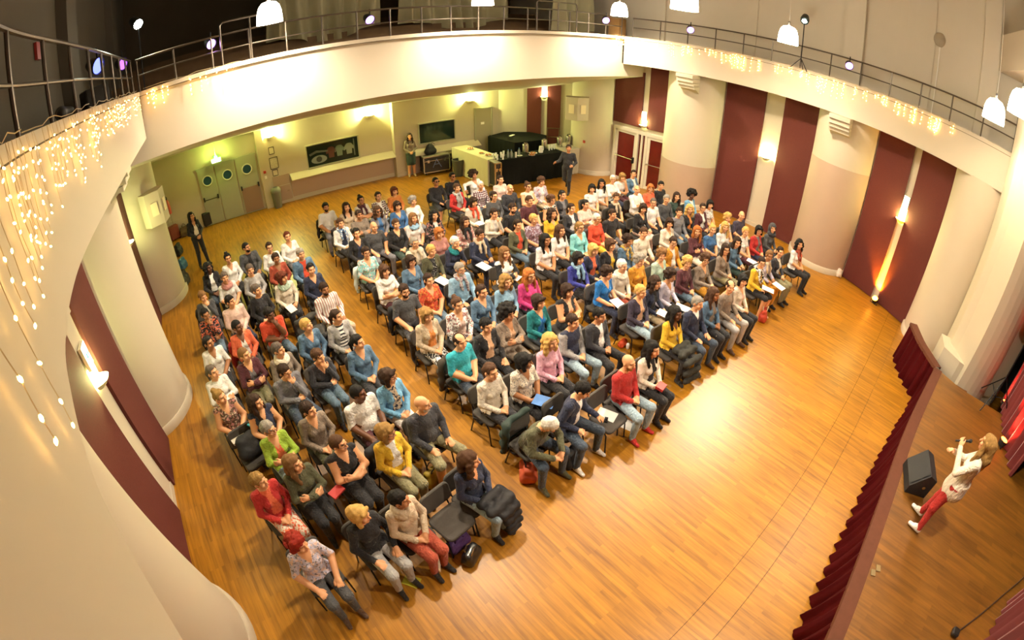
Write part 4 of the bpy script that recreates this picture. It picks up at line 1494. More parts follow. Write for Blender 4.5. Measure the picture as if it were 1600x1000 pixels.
# ================================================================== AUDIENCE
# px py sex hair haircolour skin top sleeve front bottom pose extras
AUD = """
509 324 m short blk m white s - grey thigh beard
541 324 f long dbr l beige l - beige lap vneck
564 313 f bun blk m cream s - black cross scarf:burg,glasses
591 307 f tied dbr l taupe l white jean lap plaid:white:burg
616 299 f bob aub l orange l - jean lap -
644 315 f curly gry l white l - grey lap -
622 322 f bob dbr l blue l - jean lap vneck
590 330 f wavy br m grey l blue black lap shades
561 336 m short dbr m taupe l - dgrey cross -
532 349 f short br l white l navy black lap scarf:blue:floral:white
557 365 f tied blk l black l navy black thigh vneck
586 354 m bald sp l dgrey s - grey thigh sleeve:dgrey
617 351 f short br l black l - dgreen lap vneck
647 341 f long lbr l white s - black lap cowl:lblue
648 380 f crop gry l cream l - beige lap scarf:beige,glasses
572 395 f short dbr l aqua s - black lap floral:white:rose,scoop,glasses
681 284 m crop blk m black l - black shorts bare,shades
707 276 m crop blk m black l - black thigh shades
740 274 f afro dbr m white l - djean reach vneck
714 294 f short br l red l lgrey black lap scarf:lgrey
751 290 f crop wht l mauve l - jean lap plaid:white:burg
782 281 f tied dbr l palepink l - grey lap -
797 295 m bald dbr l charcoal l - djean thigh -
825 292 f bun br l cream n - black cross glasses
846 284 f curly br l lilac l white beige paper floral:rose:white
740 316 f bob dbr l cream l - taupe paper scarf:redor
772 307 f tied dbr l dgrey l - black lap glasses
801 326 m short dbr l black s - black thigh beard
834 312 m short br l burg s - djean thigh -
855 315 f curly br l taupe n white black lap plaid:white:black,glasses
677 337 f wavy blk l black l white black lap floral:rose:taupe
727 347 f long dbr l rose l - black kneeover floral:cream:lgrey,scarf:black
772 334 f tied dbr l cream l white black chin -
809 352 f tied dbr l olive l redor jean lap -
834 343 f short bl l mauve s - plum lap floral:lilac:mauve
686 365 f bob gin l rose l - black lap -
750 367 m short dbr m navy l - navy paper scarf:beige
711 379 f short wht l navy l - black chin cowl:teal
674 392 f short bl l olive l black navy paper frontpat:dots:white
719 421 m short gry l lblue l - black thigh scarf:mauve:plaid:lgrey,glasses,beardc:wht
670 438 f tied dbr l redor s - jean lap floral:orange:rust,scoop
789 396 f long lbr l white l - black cross sleeve:black
791 440 f wavy dbl l lblue l - black lap -
827 431 f long gin l hotpink l - charcoal lap glasses
753 456 f tied dbr l denim l - jean lap scoop
853 375 f long blk m white s - black lap scoop
842 472 f bob dbr l teal l brightblue djean lap scoop
715 476 f bun br l white l palepink jean lap floral:rose:burg,scoop
642 409 f bob dbr l denim l - black lap scoop,glasses
601 424 f bob br l white s - burg cross cowl:white
632 455 m short dbr l dgrey s - charcoal thigh beard,glasses
486 421 f tied blk l navy l - djean lap vneck
507 452 m short dbr t white l - beige thigh vstripe:rose:red,beard
879 305 f tied blk l charcoal l grey black lap -
863 334 f wavy dbr l yellow l - black lap vneck
893 326 f tied dbr l charcoal l white black lap -
915 320 f tied blk l palepink l - grey cross -
925 295 f bob blk l white s - taupe lap -
940 287 f long blk m white s - taupe lap -
958 280 f crop wht l white l - navy cross glasses
972 277 f bob dbl l white s - burg chin -
990 272 f tied dbr l denim l white jean lap -
963 309 f short br l black s - black lap scarf:beige
997 296 m bald br l white l - beige cross -
1015 295 f bob gin l coral l - jean lap glasses
1033 290 m short blk l black l - black thigh -
1021 317 m crop sp l white s - black thigh glasses
1043 311 m short gry l dgrey l - djean thigh -
933 342 f crop wht l redor l - yellow lap block:redor:lgrey,glasses
957 335 m short dbr l black s - grey thigh -
1005 326 f bob dbr l black l - palepink paper vneck
877 360 f long br l white s - black lap -
905 356 f tied dbl l aqua l - beige lap glasses,vneck
1006 364 m short br l cream l - brown thigh -
980 377 f curly dbr m denim l - jean lap scarf:taupe:floral:yellow
951 384 f bob br l black l yellow black lap vneck
932 389 f bob bl l navy l coral black paper -
904 404 f bob blk l royal l black black kneeover scarf:lblue
999 407 f curly gry l mustard l - beige lap -
971 416 f short wht l cream l - rust lap cowl:cream
950 427 f curly dbr l brightblue s - navy paper vneck
1034 399 f curly lbr l mint l - beige lap scoop
1001 456 f short bl l plum l peach ljean lap vneck
1026 441 f wavy dbr l navy l black sand paper -
887 455 f bob dbr l black n peach black cross -
1056 308 f long dbr l dgreen l - black lap -
1081 305 f afro blk d sky l white jean lap -
1109 320 f bob blk l white s - beige lap floral:lgrey:rose
1064 331 m short dbr l grey l - jean thigh -
1078 327 f wavy bl l black l orange black lap -
1096 326 f tied dbr l burg l white black lap glasses
1046 349 f bob dbr l cream l - grey lap vneck
1137 341 f curly bl l white s - navy lap floral:navy:rose
1159 337 m bald gry l plum s - navy thigh -
1133 355 f long bl l white l - beige lap -
1091 361 f long gin l burg l - cream cross -
1112 360 f bun bl l blue s - navy lap -
1166 362 f short bl l white s - burg lap floral:white:rose
1185 361 f bob blk l red l grey navy lap glasses
1207 357 f hijab blk l dgrey l charcoal charcoal lap -
1052 379 m short dbr l mustard l white grey thigh glasses
1152 379 f long dbr l denim l - dgreen paper -
1134 390 f long dbr l taupe l - khaki lap vneck,glasses
1074 411 f curly bl l burg l - jean lap -
1102 406 f curly br l taupe l - mustard kneeover scoop,glasses
1046 432 f curly dbr m lilac l - charcoal paper vneck
1090 474 m short gry l navy l - djean thigh neck:white,shoe:brown
1116 460 f long br t denim l taupe black lap -
1143 447 m fringe dbr l taupe l - lgrey thigh shoe:brown
1159 440 f bob blk l cream l palepink black lap vneck
1190 411 f crop dbr l yellow l - black paper scarf:white:floral:black,glasses,bare,shoe:beige
1202 400 f tied lbr t lilac l - mustard paper scarf:beige
1219 394 f tied dbr l charcoal l white khaki lap frontpat:dots:black
1249 382 f wavy blk l white s - black lap sleeve:white,scarf:rust
1056 490 f long blk d yellow l - black lap vneck
897 502 m short dbr l navy l - ljean lap sleeve:lgrey
935 494 m short blk m charcoal l white black lap -
793 491 f afro blk m taupe l peach taupe cross vneck
860 534 f wavy bl l pink l - black lap -
820 565 f bob blk t cream s - black lap dots:grey,scoop
761 509 f short blk l black l peach black thigh -
719 534 m fringe dbr l turq s - djean lap -
667 493 f bob dbl l beige l orange black lap botpat:floral:white,scoop
767 581 f tied br l cream l - charcoal lap -
860 664 m short wht l olive l - djean lean beardc:wht,glasses,shoe:olive
911 610 m short blk l navy l white djean side shoe:white
982 567 m bald br l red l - ljean lap beardc:dbl,shoe:red
1020 546 f long blk l cream l black black lap tights
325 419 f wavy blk d black l white djean lap -
356 404 f bun blk m white l - black lap vneck
385 387 m crop blk m dgrey l black dgrey thigh beard
421 387 f tied dbr l white l - black lap glasses
449 370 f tied aub l white l - grey lap vneck
351 434 f short sp l white s - black lap cowl:rose
391 422 f short sp l lgrey l - charcoal lap -
431 404 f short dbr t rust l - black lap scoop
470 397 m short gry l denim l redor jean thigh -
317 464 f short lbr l dgrey l white djean chin -
401 454 f short sp l black l charcoal black lap -
441 434 f bob aub l cream l - black paper cowl:mint
360 471 m short blk l palepink l - navy lap -
321 492 f tied blk t black l - jean chin floral:coral:rose
371 511 f crop blk d coral l white black lap vneck
421 491 m short blk d redor s - jean chin -
479 509 f short bl l denim l - djean lap scoop
326 536 f tied blk t white s - black lap vneck
382 555 f crop lbr l burg l grey khaki cross vneck
435 547 f short sp l taupe l beige grey lap cowl:cream
445 581 m short dbr l grey l - djean chin glasses
332 582 f tied sp l white l - taupe cross -
344 621 f bun dbl l brown n - palepink lap floral:rose:beige,scoop
400 629 f long dbr l navy n - black lap scoop
420 671 f short gry l lime l coral ljean cross vneck,glasses
526 495 f tied dbr l lgrey l white black lap frontpat:hstripe:charcoal
559 535 f tied blk l denim l - charcoal lap scoop
497 557 f short br l charcoal l - jean chin scoop
607 589 f bob dbr l sky l beige white lap glasses,frontpat:floral:navy
560 615 m crop blk d white s - burg thigh big
482 641 f short dbr l taupe l - olive lap vneck
529 694 f crop br l black n - black cross scoop,glasses,big
604 676 f bob dbl l yellow l white khaki lap glasses
660 632 m bald gry l charcoal l dgrey khaki thigh bare,beardc:wht,big,stripe
459 725 f long lbr l olive l - black cross tights
405 752 f short dbl l red l coral cream lap botpat:floral:coral
466 851 f curly red l lilac s - dgrey thigh floral:palepink:grey,vneck,shoe:brown
563 805 f bob bl l black l - lgrey thigh -
624 781 f short blk m beige l - rust lap cowl:beige
734 720 f wavy br l navy l - ljean lap scoop
"""
ROWY = [2.95, 4.02, 4.85, 5.74, 6.68, 7.62, 8.5, 9.6, 10.6, 11.6]
SPK = Vector((5.3, -2.0, 0))
people = []
for ln in AUD.strip().splitlines():
    a = ln.split()
    d = dict(px=float(a[0]), py=float(a[1]), sex=a[2], hair=a[3], hcol=a[4], skin=a[5], top=a[6], slv=a[7], front=a[8], bot=a[9], pose=a[10], extras=[] if a[11] == '-' else a[11].split(','))
    people.append(d)
for d in people:
    g = at_z(d['px'], d['py'], 1.2)
    ang = math.degrees(math.atan2(SPK.x - g.x, g.y - SPK.y))
    d['rz'] = math.radians(ang * 0.22 + random.uniform(-4, 4))
    rest = ang - math.degrees(d['rz'])
    d['yk'] = 'r' if rest > 17 else ('l' if rest < -17 else 'c')
    big = 'big' in d['extras']
    me, H = pmesh(d['pose'], d['sex'], d['yk'], big)
    d['me'], d['H'] = me, H
    d['torso'] = POSES[('f', d['pose'], d['sex'], big)][0]['torso']
    hc = H.translation
    g = at_z(d['px'], d['py'], hc.z - 0.005)
    off = Matrix.Rotation(d['rz'], 3, 'Z') @ Vector((hc.x, hc.y, 0))
    d['x'], d['y'] = g.x - off.x, g.y - off.y
    d['row'] = min(range(10), key=lambda i: abs(ROWY[i] - d['y']))
    d['block'] = 0 if d['x'] < 2.3 else (1 if d['x'] < 5.65 else 2)
# keep neighbours in a row from sitting inside each other
for _ in range(60):
    for i, a in enumerate(people):
        for b in people[i + 1:]:
            dx, dy = b['x'] - a['x'], b['y'] - a['y']
            if abs(dy) < 0.42 and abs(dx) < 0.47:
                m = (0.47 - abs(dx)) * 0.25 * (1 if dx >= 0 else -1)
                a['x'] -= m
                b['x'] += m
BL = ['left', 'middle', 'right']
POSEW = dict(lap='hands in lap', cross='arms folded', thigh='hands on thighs', kneeover='legs crossed', chin='hand at chin', lean='leaning forward', paper='hands forward', side='bent sideways', reach='arm outstretched', shorts='knees apart')
for b in range(3):
    for r in range(10):
        seq = sorted([d for d in people if d['block'] == b and d['row'] == r], key=lambda d: d['x'])
        for i, d in enumerate(seq):
            d['seat'] = i + 1
for d in people:
    pats = [e.split(':')[0] for e in d['extras']]
    pw = {'floral': 'floral ', 'dots': 'dotted ', 'vstripe': 'striped ', 'plaid': 'checked ', 'block': 'two-tone '}
    pat = next((pw[k] for k in pats if k in pw), '')
    where = '%s block %s row, %s from left' % (BL[d['block']], ordinal(d['row'] + 1), ordinal(d['seat']))
    d['who'] = '%s%s top' % (pat, cw(d['top']))
    label = 'person in %s, %s, %s' % (d['who'], POSEW[d['pose']], where)
    add_person(d, d['me'], d['H'], (d['x'], d['y'], 0.0), d['rz'], label, 'seated audience')
    chair(d['x'], d['y'] + 0.02, d['rz'] * 0.9, 'padded chair under the %s, %s' % (d['who'], where))

# ================================================================== STANDING PEOPLE
def standing(fem, lean, arm, leg, box):
    p = dict(fem=fem, torso=Matrix.Translation((0, 0, 0.40)) @ tmat(lean), arm=arm, leg=leg, box=box)
    return p


def place_standing(p, d, loc, rz, label, yaw=0, pitch=0):
    f = body_field(p)
    me, H = person_mesh('standing_body', f, p, yaw, pitch)
    d = dict(d)
    d['torso'] = p['torso']
    return add_person(d, me, H, loc, rz, label)


def dd(hair, hcol, sk, top, slv, front, bot, extras=()):
    return dict(hair=hair, hcol=hcol, skin=sk, top=top, slv=slv, front=front, bot=bot, extras=list(extras))


BX = ((-0.45, -0.55, -0.02), (0.45, 0.5, 1.82))
stand_leg = {s: ((s * 0.09, 0.02, 0.93), (s * 0.095, -0.01, 0.50), (s * 0.1, 0.03, 0.085), (s * 0.125, -0.12, 0.032)) for s in (-1, 1)}
clasp = {s: ((s * 0.23, 0.03, 1.13), (s * 0.065, -0.17, 1.02), (-s * 0.8, -0.45, -0.3), (0, -0.6, 1)) for s in (-1, 1)}
# guest standing by the back wall, hands together
pz = standing(True, 0, clasp, stand_leg, BX)
pz['extra'] = [((0, 0.03, 0.9), (0, 0.02, 0.62), 0.17, 0.175, THIGH, 0.04)]
place_standing(pz, dd('long', 'dbr', 'l', 'taupe', 'l', '-', 'dgreen', ('bare', 'shoe:sand')), (7.95, 16.12, 0), math.radians(-18), 'person in brown sweater and dark-green skirt standing against the back wall')
# steward by the triple doors in a black jacket
pz = standing(True, 0, clasp, {s: ((s * 0.09, 0.02, 0.93), (s * 0.11, -0.01, 0.50), (s * 0.15, 0.03, 0.085), (s * 0.18, -0.12, 0.032)) for s in (-1, 1)}, BX)
place_standing(pz, dd('long', 'blk', 'm', 'black', 'l', 'cream', 'black', ('vneck',)), (-0.47, 13.95, 0), math.radians(20), 'person in black jacket and black trousers standing near the triple doors', yaw=15)
# man hurrying past the buffet
run_leg = {1: ((0.09, 0.0, 0.93), (0.1, -0.12, 0.51), (0.09, -0.02, 0.085), (0.1, -0.19, 0.032)), -1: ((-0.09, 0.0, 0.93), (-0.1, 0.06, 0.51), (-0.1, 0.47, 0.26), (-0.11, 0.44, 0.12))}
run_arm = {1: ((0.26, 0.09, 1.13), (0.2, -0.13, 1.05), (-0.3, -0.9, 0.1), (1, 0, 0.3)), -1: ((-0.28, 0.0, 1.15), (-0.36, -0.2, 1.14), (-0.4, -0.9, 0.0), (-1, 0, 0.4))}
pz = standing(False, -5, run_arm, run_leg, ((-0.5, -0.55, -0.02), (0.5, 0.62, 1.82)))
place_standing(pz, dd('short', 'dbr', 'm', 'black', 'l', '-', 'black', ()), (11.05, 10.85, 0), math.radians(-58), 'person in dark suit hurrying past the black-draped buffet table', yaw=20)
# speaker on the stage with a microphone
sp_leg = {1: ((0.09, 0.0, 0.93), (0.1, -0.03, 0.50), (0.09, 0.02, 0.09), (0.1, -0.14, 0.034)), -1: ((-0.09, 0.0, 0.93), (-0.11, -0.06, 0.50), (-0.2, -0.1, 0.09), (-0.22, -0.26, 0.034))}
sp_arm = {1: ((0.22, -0.12, 1.16), (0.05, -0.27, 1.36), (-0.5, -0.4, 0.5), (0, -0.7, 0.5)), -1: ((-0.22, -0.1, 1.14), (-0.06, -0.30, 1.2), (0.6, -0.6, 0.2), (0, -0.4, 1))}
pz = standing(True, -2, sp_arm, sp_leg, ((-0.5, -0.6, -0.02), (0.5, 0.5, 1.82)))
pz['extra'] = [((0, 0.03, 0.99), (0, 0.03, 0.86), 0.176, 0.19, TOP_, 0.03)]
SPEAK = at_z(1433, 823, SZ)
spk_rz = math.radians(166 - 0)
place_standing(pz, dd('long', 'dbl', 'l', 'cream', 'l', '-', 'red', ('shoe:white',)), (SPEAK.x, SPEAK.y, SZ + 0.006), spk_rz, 'person in cream blouse and red trousers speaking into a microphone on stage', yaw=-8, pitch=6)
mm = MB().tube([(0, 0, 0), (0, 0, 0.2)], [0.012, 0.017], BLACKPLASTIC, 10)
mic = tag(mm.build('microphone', None, True), 'black handheld microphone held by the person on stage', 'microphone')
mm = MB().lathe([(0.0, 0.255), (0.02, 0.248), (0.026, 0.228), (0.022, 0.205), (0.017, 0.2)], mat('mic_grille', '#2b2b2e', 0.4, 0.6), 12)
mm.build('mic_head', mic, True)
mic.location = Vector((SPEAK.x, SPEAK.y, SZ)) + Matrix.Rotation(spk_rz, 3, 'Z') @ Vector((0.0, -0.38, 1.36))
mic.rotation_euler = (math.radians(-52), 0, spk_rz)

# ================================================================== EMPTY CHAIRS AND THINGS IN THE AUDIENCE
def free_chair(px, py, z, rz, label):
    g = at_z(px, py, z)
    return chair(g.x, g.y, rz, label), g


c1, g1 = free_chair(705, 812, 0.45, 0.16, 'empty grey padded chair in the left block front row')
c2, g2 = free_chair(950, 652, 0.45, 0.05, 'empty grey padded chair with a sheet of paper on its seat, middle block front row')
COATB = mat('black_padded_coat', '#151419', 0.75, var=0.2, vscale=14, bump=0.5, bscale=18)


def blob(name, parts, m, label, cat, loc, rz=0.0, h=0.016, noise=0.006, ns=35):
    """Soft lumpy thing (bag, coat) grown from capsules."""
    pts = np.array([q for e in parts for q in (e[0], e[1])])
    r = max(max(e[2], e[3]) for e in parts) + 0.05
    f = Field(pts.min(0) - r, pts.max(0) + r, h)
    for e in parts:
        f.cap(e[0], e[1], e[2], e[3], 0, 0.1)
    sl, X, Y, Z = f.win(pts.min(0) - r, pts.max(0) + r)
    f.D[sl] = f.D[sl] + (hnoise((X + 0 * Y + 0 * Z, Y + 0 * X + 0 * Z, Z + 0 * X + 0 * Y), ns, 0.7) * noise).astype(np.float32)
    me = f.mesh(name, None, 1)
    me.materials[0] = m
    o = obj(name, me, None, loc, rz)
    return tag(o, label, cat)


def sheet(px, py, z, rz, label, m=PAPER, s=(0.21, 0.297), tilt=0.0, cat='paper', name='sheet_of_paper', t=0.004):
    g = at_z(px, py, z)
    o = MB().box((0, 0, 0), (s[0], s[1], t), m).build(name, None, loc=(g.x, g.y, z), rz=rz)
    o.rotation_euler = (tilt, 0, rz)
    return tag(o, label, cat, 'sheets and folders on laps')


LEAFLETS = [(752, 350, 0.70, 'white sheet on the lap behind the cream cardigan'), (756, 416, 0.70, 'white sheet held by the person in navy with beige scarf'), (692, 439, 0.70, 'white sheet on the lap of the person in olive jacket'),
            (802, 432, 0.70, 'white sheet on the lap below the white tee'), (966, 474, 0.705, 'white sheet on the lap of the bright-blue top'), (1176, 409, 0.70, 'white sheet on the lap near the right edge of the rows'),
            (1067, 481, 0.70, 'white sheet on the lap of the lilac blouse'), (1200, 452, 0.70, 'white sheet held by the person in the yellow cardigan'), (1217, 447, 0.70, 'white sheet on the lap beside the yellow cardigan'), (1039, 491, 0.70, 'white sheet on the lap of the navy blazer')]
for px, py, z, lb in LEAFLETS:
    sheet(px, py, z, random.uniform(-0.5, 0.5), lb, tilt=0.12)
sheet(850, 627, 0.70, 0.5, 'blue folder on the lap of the dotted top', mat('blue_folder', '#4a78b8', 0.5), (0.22, 0.31))
sheet(455, 482, 0.72, 0.3, 'white tablet in the lap of the person with mint scarf', mat('tablet_screen', '#d8d2cc', 0.3), (0.16, 0.22), 0.3, 'tablet', 'tablet', 0.012)
sheet(948, 648, 0.452, 0.35, 'printed white sheet lying on the empty middle-block chair')
gl = sheet(947, 656, 0.465, 0.6, 'small black camera on the sheet on the empty chair', BLACKPLASTIC, (0.09, 0.05), 0, 'camera', 'camera_on_chair', 0.03)
gl['group'] = 'things left on the empty chair'
MB().lathe([(0.0, 0.02), (0.018, 0.02), (0.022, -0.01)], BLACKPLASTIC, 12, c=(0, 0, 0.01)).build('lens', gl, True)

sheet(643, 908, 0.004, 0.6, 'yellow leaflet on the floor beside the black shoes, left block front', mat('yellow_leaflet', '#d2c53a', 0.6), (0.15, 0.21))
sheet(397, 664, 0.74, 0.9, 'turquoise notebook held by the person in navy tank top', mat('turquoise_cover', '#35b7cf', 0.5), (0.12, 0.2), 0.5, 'notebook', 'notebook', 0.02)
sheet(526, 768, 0.69, 0.4, 'red clutch under the folded arms of the black sleeveless top', mat('red_clutch', '#b52a24', 0.5), (0.2, 0.13), 0.1, 'purse', 'clutch_purse', 0.03)
sheet(1033, 604, 0.70, 0.2, 'red pouch on the lap of the cream cardigan, middle block front', mat('red_clutch', '#b52a24', 0.5), (0.16, 0.13), 0.1, 'purse', 'clutch_purse', 0.05)
sheet(370, 682, 0.69, 0.3, 'white folded cloth on the lap of the brown floral blouse', mat('white_linen', '#e6e0d6', 0.85), (0.24, 0.2), 0.2, 'cloth', 'folded_cloth', 0.05)
sheet(981, 664, 0.004, 0.3, 'white sheet fallen on the floor beside the empty middle-block chair')

# puffer jacket lying over a lap and hanging to the floor
g = at_z(776, 790, 0.6)
blob('puffer_jacket', [((-0.12, -0.24, 0.665), (0.2, -0.24, 0.665), 0.06, 0.06), ((-0.12, -0.4, 0.64), (0.22, -0.4, 0.64), 0.06, 0.06), ((-0.02, -0.5, 0.55), (0.22, -0.5, 0.55), 0.05, 0.05), ((0.0, -0.54, 0.42), (0.22, -0.54, 0.42), 0.045, 0.045), ((0.02, -0.56, 0.28), (0.22, -0.56, 0.28), 0.045, 0.045), ((0.04, -0.56, 0.14), (0.2, -0.56, 0.14), 0.04, 0.04), ((0.22, -0.3, 0.6), (0.26, -0.34, 0.3), 0.05, 0.045)],
     COATB, 'black padded jacket draped over knees at the end of the left block front row', 'jacket', (people[-1]['x'], people[-1]['y'], 0), people[-1]['rz'], noise=0.006, ns=45)
blob('folded_coat', [((-0.16, -0.24, 0.66), (0.18, -0.24, 0.66), 0.06, 0.06), ((-0.16, -0.4, 0.64), (0.2, -0.4, 0.64), 0.06, 0.06), ((-0.15, -0.53, 0.52), (0.22, -0.54, 0.52), 0.06, 0.06), ((-0.15, -0.58, 0.34), (0.22, -0.6, 0.32), 0.055, 0.055), ((-0.14, -0.6, 0.18), (0.2, -0.62, 0.16), 0.05, 0.05)],
     mat('black_coat', '#26251f', 0.85, var=0.2, vscale=8), 'black coat folded over the knees of the person in yellow sweater, right block', 'coat', (people[[i for i, d in enumerate(people) if d['px'] == 1056 and d['py'] == 490][0]]['x'], 3.2, 0), -0.05, noise=0.012, ns=30)
GREENJ = mat('dark_green_jacket', '#22322c', 0.8, var=0.2, vscale=8)


def coat_on_chair(px, py, m, label, rz=0.0, flip=1):
    d = min(people, key=lambda q: abs(q['px'] - px) + abs(q['py'] - py))
    return blob('hanging_coat', [((-0.2, 0.28, 0.8), (0.2, 0.28, 0.8), 0.045, 0.045), ((-0.23, 0.3, 0.62), (0.22, 0.3, 0.62), 0.045, 0.045), ((-0.24, 0.31, 0.42), (0.2, 0.31, 0.42), 0.045, 0.045), ((-0.25, 0.3, 0.22), (0.1, 0.31, 0.22), 0.04, 0.04), ((-0.24, 0.22, 0.78), (-0.3, 0.2, 0.35), 0.05, 0.04)], m, label, 'coat', (d['x'], d['y'], 0), d['rz'], noise=0.012, ns=28)


coat_on_chair(860, 664, GREENJ, 'dark green jacket hanging on the chair of the olive sweater, front row')
coat_on_chair(719, 534, mat('brown_jacket', '#3b3226', 0.85), 'brown jacket over the chair back behind the turquoise polo')
coat_on_chair(632, 455, COATB, 'black coat on the chair behind the dark-grey tee')
coat_on_chair(509, 324, COATB, 'black coat on the back-row chair of the person in white tee')
coat_on_chair(317, 464, COATB, 'black coat on the chair of the person in grey cardigan by the left wall')
coat_on_chair(572, 395, mat('white_cardigan', '#d8e2dc', 0.85), 'white cardigan hanging beside the aqua floral blouse')
coat_on_chair(371, 511, mat('red_jacket', '#b0261c', 0.8), 'red jacket on the chair of the person in coral')
coat_on_chair(526, 495, COATB, 'black coat on the chair of the person in striped white tee')
coat_on_chair(607, 589, COATB, 'black coat on the chair of the person in sky-blue cardigan')
coat_on_chair(604, 676, COATB, 'black coat on the chair behind the yellow cardigan, left block')
coat_on_chair(401, 454, COATB, 'black coat on the chair of the person in black puffer')
g = at_z(395, 706, 0.5)
chair(g.x, g.y, 0.2, 'empty padded chair with a black bag, left block beside the wall aisle')
blob('black_rucksack', [((-0.1, 0, 0.56), (0.12, 0.02, 0.56), 0.12, 0.12), ((-0.08, 0.1, 0.7), (0.1, 0.1, 0.7), 0.1, 0.1)], COATB, 'black rucksack on the empty chair near the lime-green cardigan', 'bag', (g.x, g.y - 0.02, 0), 0.2)
g = at_z(482, 505, 0.7)
chair(g.x + 0.0, g.y - 0.2, 0.2, 'empty chair with coats between the red tee and striped shirt')
blob('pile_of_coats', [((-0.18, 0.2, 0.82), (0.18, 0.2, 0.82), 0.06, 0.06), ((-0.18, 0.05, 0.55), (0.18, 0.05, 0.55), 0.11, 0.11), ((-0.15, -0.12, 0.5), (0.15, -0.12, 0.5), 0.06, 0.06)], mat('grey_coats', '#3a3834', 0.85, var=0.3, vscale=9), 'dark coats left on an empty chair in the left block', 'coat', (g.x, g.y - 0.2, 0), 0.2, noise=0.012)


# bags on the floor
def bag(px, py, m, label, sx, sy, sz, rz=0.0, handles=True, trim=None):
    g = at_z(px, py, 0.0)
    t = thing('bag', label, 'bag', (g.x, g.y, 0), rz)
    f = Field((-sx, -sy, -0.02), (sx, sy, sz * 1.3), 0.014)
    f.rb((0, 0, sz * 0.3), (sx * 0.5, sy * 0.36, sz * 0.3), 0.05, 0, 0.04)
    f.rb((0, 0, sz * 0.62), (sx * 0.44, sy * 0.22, sz * 0.38), 0.04, 0, 0.08)
    sl, X, Y, Z = f.win(np.array((-sx, -sy, 0)), np.array((sx, sy, sz * 1.3)))
    f.D[sl] += (hnoise((X + 0 * Y + 0 * Z, Y + 0 * X + 0 * Z, Z + 0 * X + 0 * Y), 40, 0.3) * 0.007).astype(np.float32)
    me = f.mesh('bag_body', None, 1)
    me.materials[0] = m
    obj('bag_body', me, t)
    if handles:
        for s in (-1, 1):
            MB().tube([(-sx * 0.22, s * sy * 0.14, sz * 0.8), (-sx * 0.18, s * sy * 0.2, sz * 1.12), (0, s * sy * 0.22, sz * 1.28), (sx * 0.18, s * sy * 0.2, sz * 1.12), (sx * 0.22, s * sy * 0.14, sz * 0.8)], 0.009, trim or m, 7).build('handle', t, True)
    return t


bag(737, 872, mat('black_handbag', '#171417', 0.4, coat=0.3), 'black handbag with metal handles on the floor before the empty front chair', 0.3, 0.24, 0.24, 0.5, trim=STEEL)
bag(716, 852, mat('purple_bag', '#4a2b63', 0.7), 'purple fabric bag half under the empty front chair', 0.34, 0.26, 0.22, 0.2)
bag(825, 742, mat('orange_bag', '#c85a3a', 0.7, var=0.15, vscale=20), 'orange cloth bag under the chair of the olive sweater, front row', 0.36, 0.34, 0.28, 0.9, False)
bag(680, 752, mat('yellow_bag', '#b3962a', 0.6, var=0.3, vscale=12), 'yellow and black bag under the person in charcoal jacket and shorts', 0.34, 0.26, 0.3, 0.2, trim=BLACKPLASTIC)
bag(890, 722, mat('black_backpack', '#19181b', 0.7), 'black backpack on the floor under the navy blazer, front row', 0.34, 0.3, 0.28, 0.3, False)
bag(1190, 500, mat('red_shopper', '#b8432f', 0.6, var=0.4, vscale=10), 'red and white shopping bag beside the cream cardigan, right block front', 0.3, 0.26, 0.3, 0.4, trim=WHITECLOTH)
bag(1308, 431, mat('white_sack', '#e0d2c0', 0.8), 'white sack on the floor between column and burgundy panel', 0.26, 0.24, 0.26, 0.8, False)
bag(972, 540, mat('red_pouch', '#cf4a22', 0.6), 'small red pouch on the floor between middle and right blocks', 0.22, 0.18, 0.14, 0.2, False)
bag(289, 446, mat('charcoal_sports_bag', '#39342f', 0.8, var=0.2, vscale=9), 'large charcoal sports bag by the left pier', 0.5, 0.4, 0.44, 1.2, False)
bag(287, 420, mat('blue_pack', '#2f5c80', 0.8), 'blue rucksack beside the left pier', 0.36, 0.3, 0.36, 1.0, False)
bag(281, 398, COATB, 'black bag furthest back along the left pier', 0.4, 0.3, 0.4, 1.2, False)
bag(291, 368, mat('brown_bag', '#5a4327', 0.8), 'brown soft bag by the fire extinguisher', 0.4, 0.34, 0.36, 0.1)
blob('bubble_paper_cup', [((0, 0, 0.02), (0, 0, 0.1), 0.03, 0.036)], PAPER, 'white cup on the floor between middle and right blocks', 'cup', at_z(980, 545, 0.0), noise=0.0)


def suitcase(px, py, col, label, sx, sy, sz, rz):
    g = at_z(px, py, 0)
    t = thing('suitcase', label, 'suitcase', (g.x, g.y, 0), rz)
    m = mat('case_' + col, col, 0.5, var=0.1)
    MB().rbox((0, 0, sz / 2 + 0.04), (sx, sy, sz), 0.05, m).build('shell', t, True)
    h = MB()
    for s in (-1, 1):
        h.tube([(s * 0.09, sy * 0.35, sz), (s * 0.09, sy * 0.35, sz + 0.5)], 0.008, STEEL)
    h.tube([(-0.09, sy * 0.35, sz + 0.5), (0.09, sy * 0.35, sz + 0.5)], 0.012, BLACKPLASTIC)
    h.build('pull_handle', t)
    for a in (-1, 1):
        for b in (-1, 1):
            MB().lathe([(0.0, -0.015), (0.03, -0.015), (0.03, 0.015), (0.0, 0.015)], BLACKPLASTIC, 10, M=Matrix.Translation((a * sx * 0.35, b * sy * 0.3, 0.03)) @ Matrix.Rotation(PI / 2, 4, 'Y')).build('wheel', t)
    return t


suitcase(275, 374, '#7a3524', 'red-brown trolley suitcase by the left pier', 0.42, 0.26, 0.5, 0.4)
suitcase(319, 352, '#41545e', 'blue-grey hard suitcase beside the triple doors', 0.46, 0.28, 0.72, 0.3)
suitcase(327, 352, '#24211f', 'black trolley suitcase right of the blue-grey one', 0.4, 0.25, 0.5, 0.1)

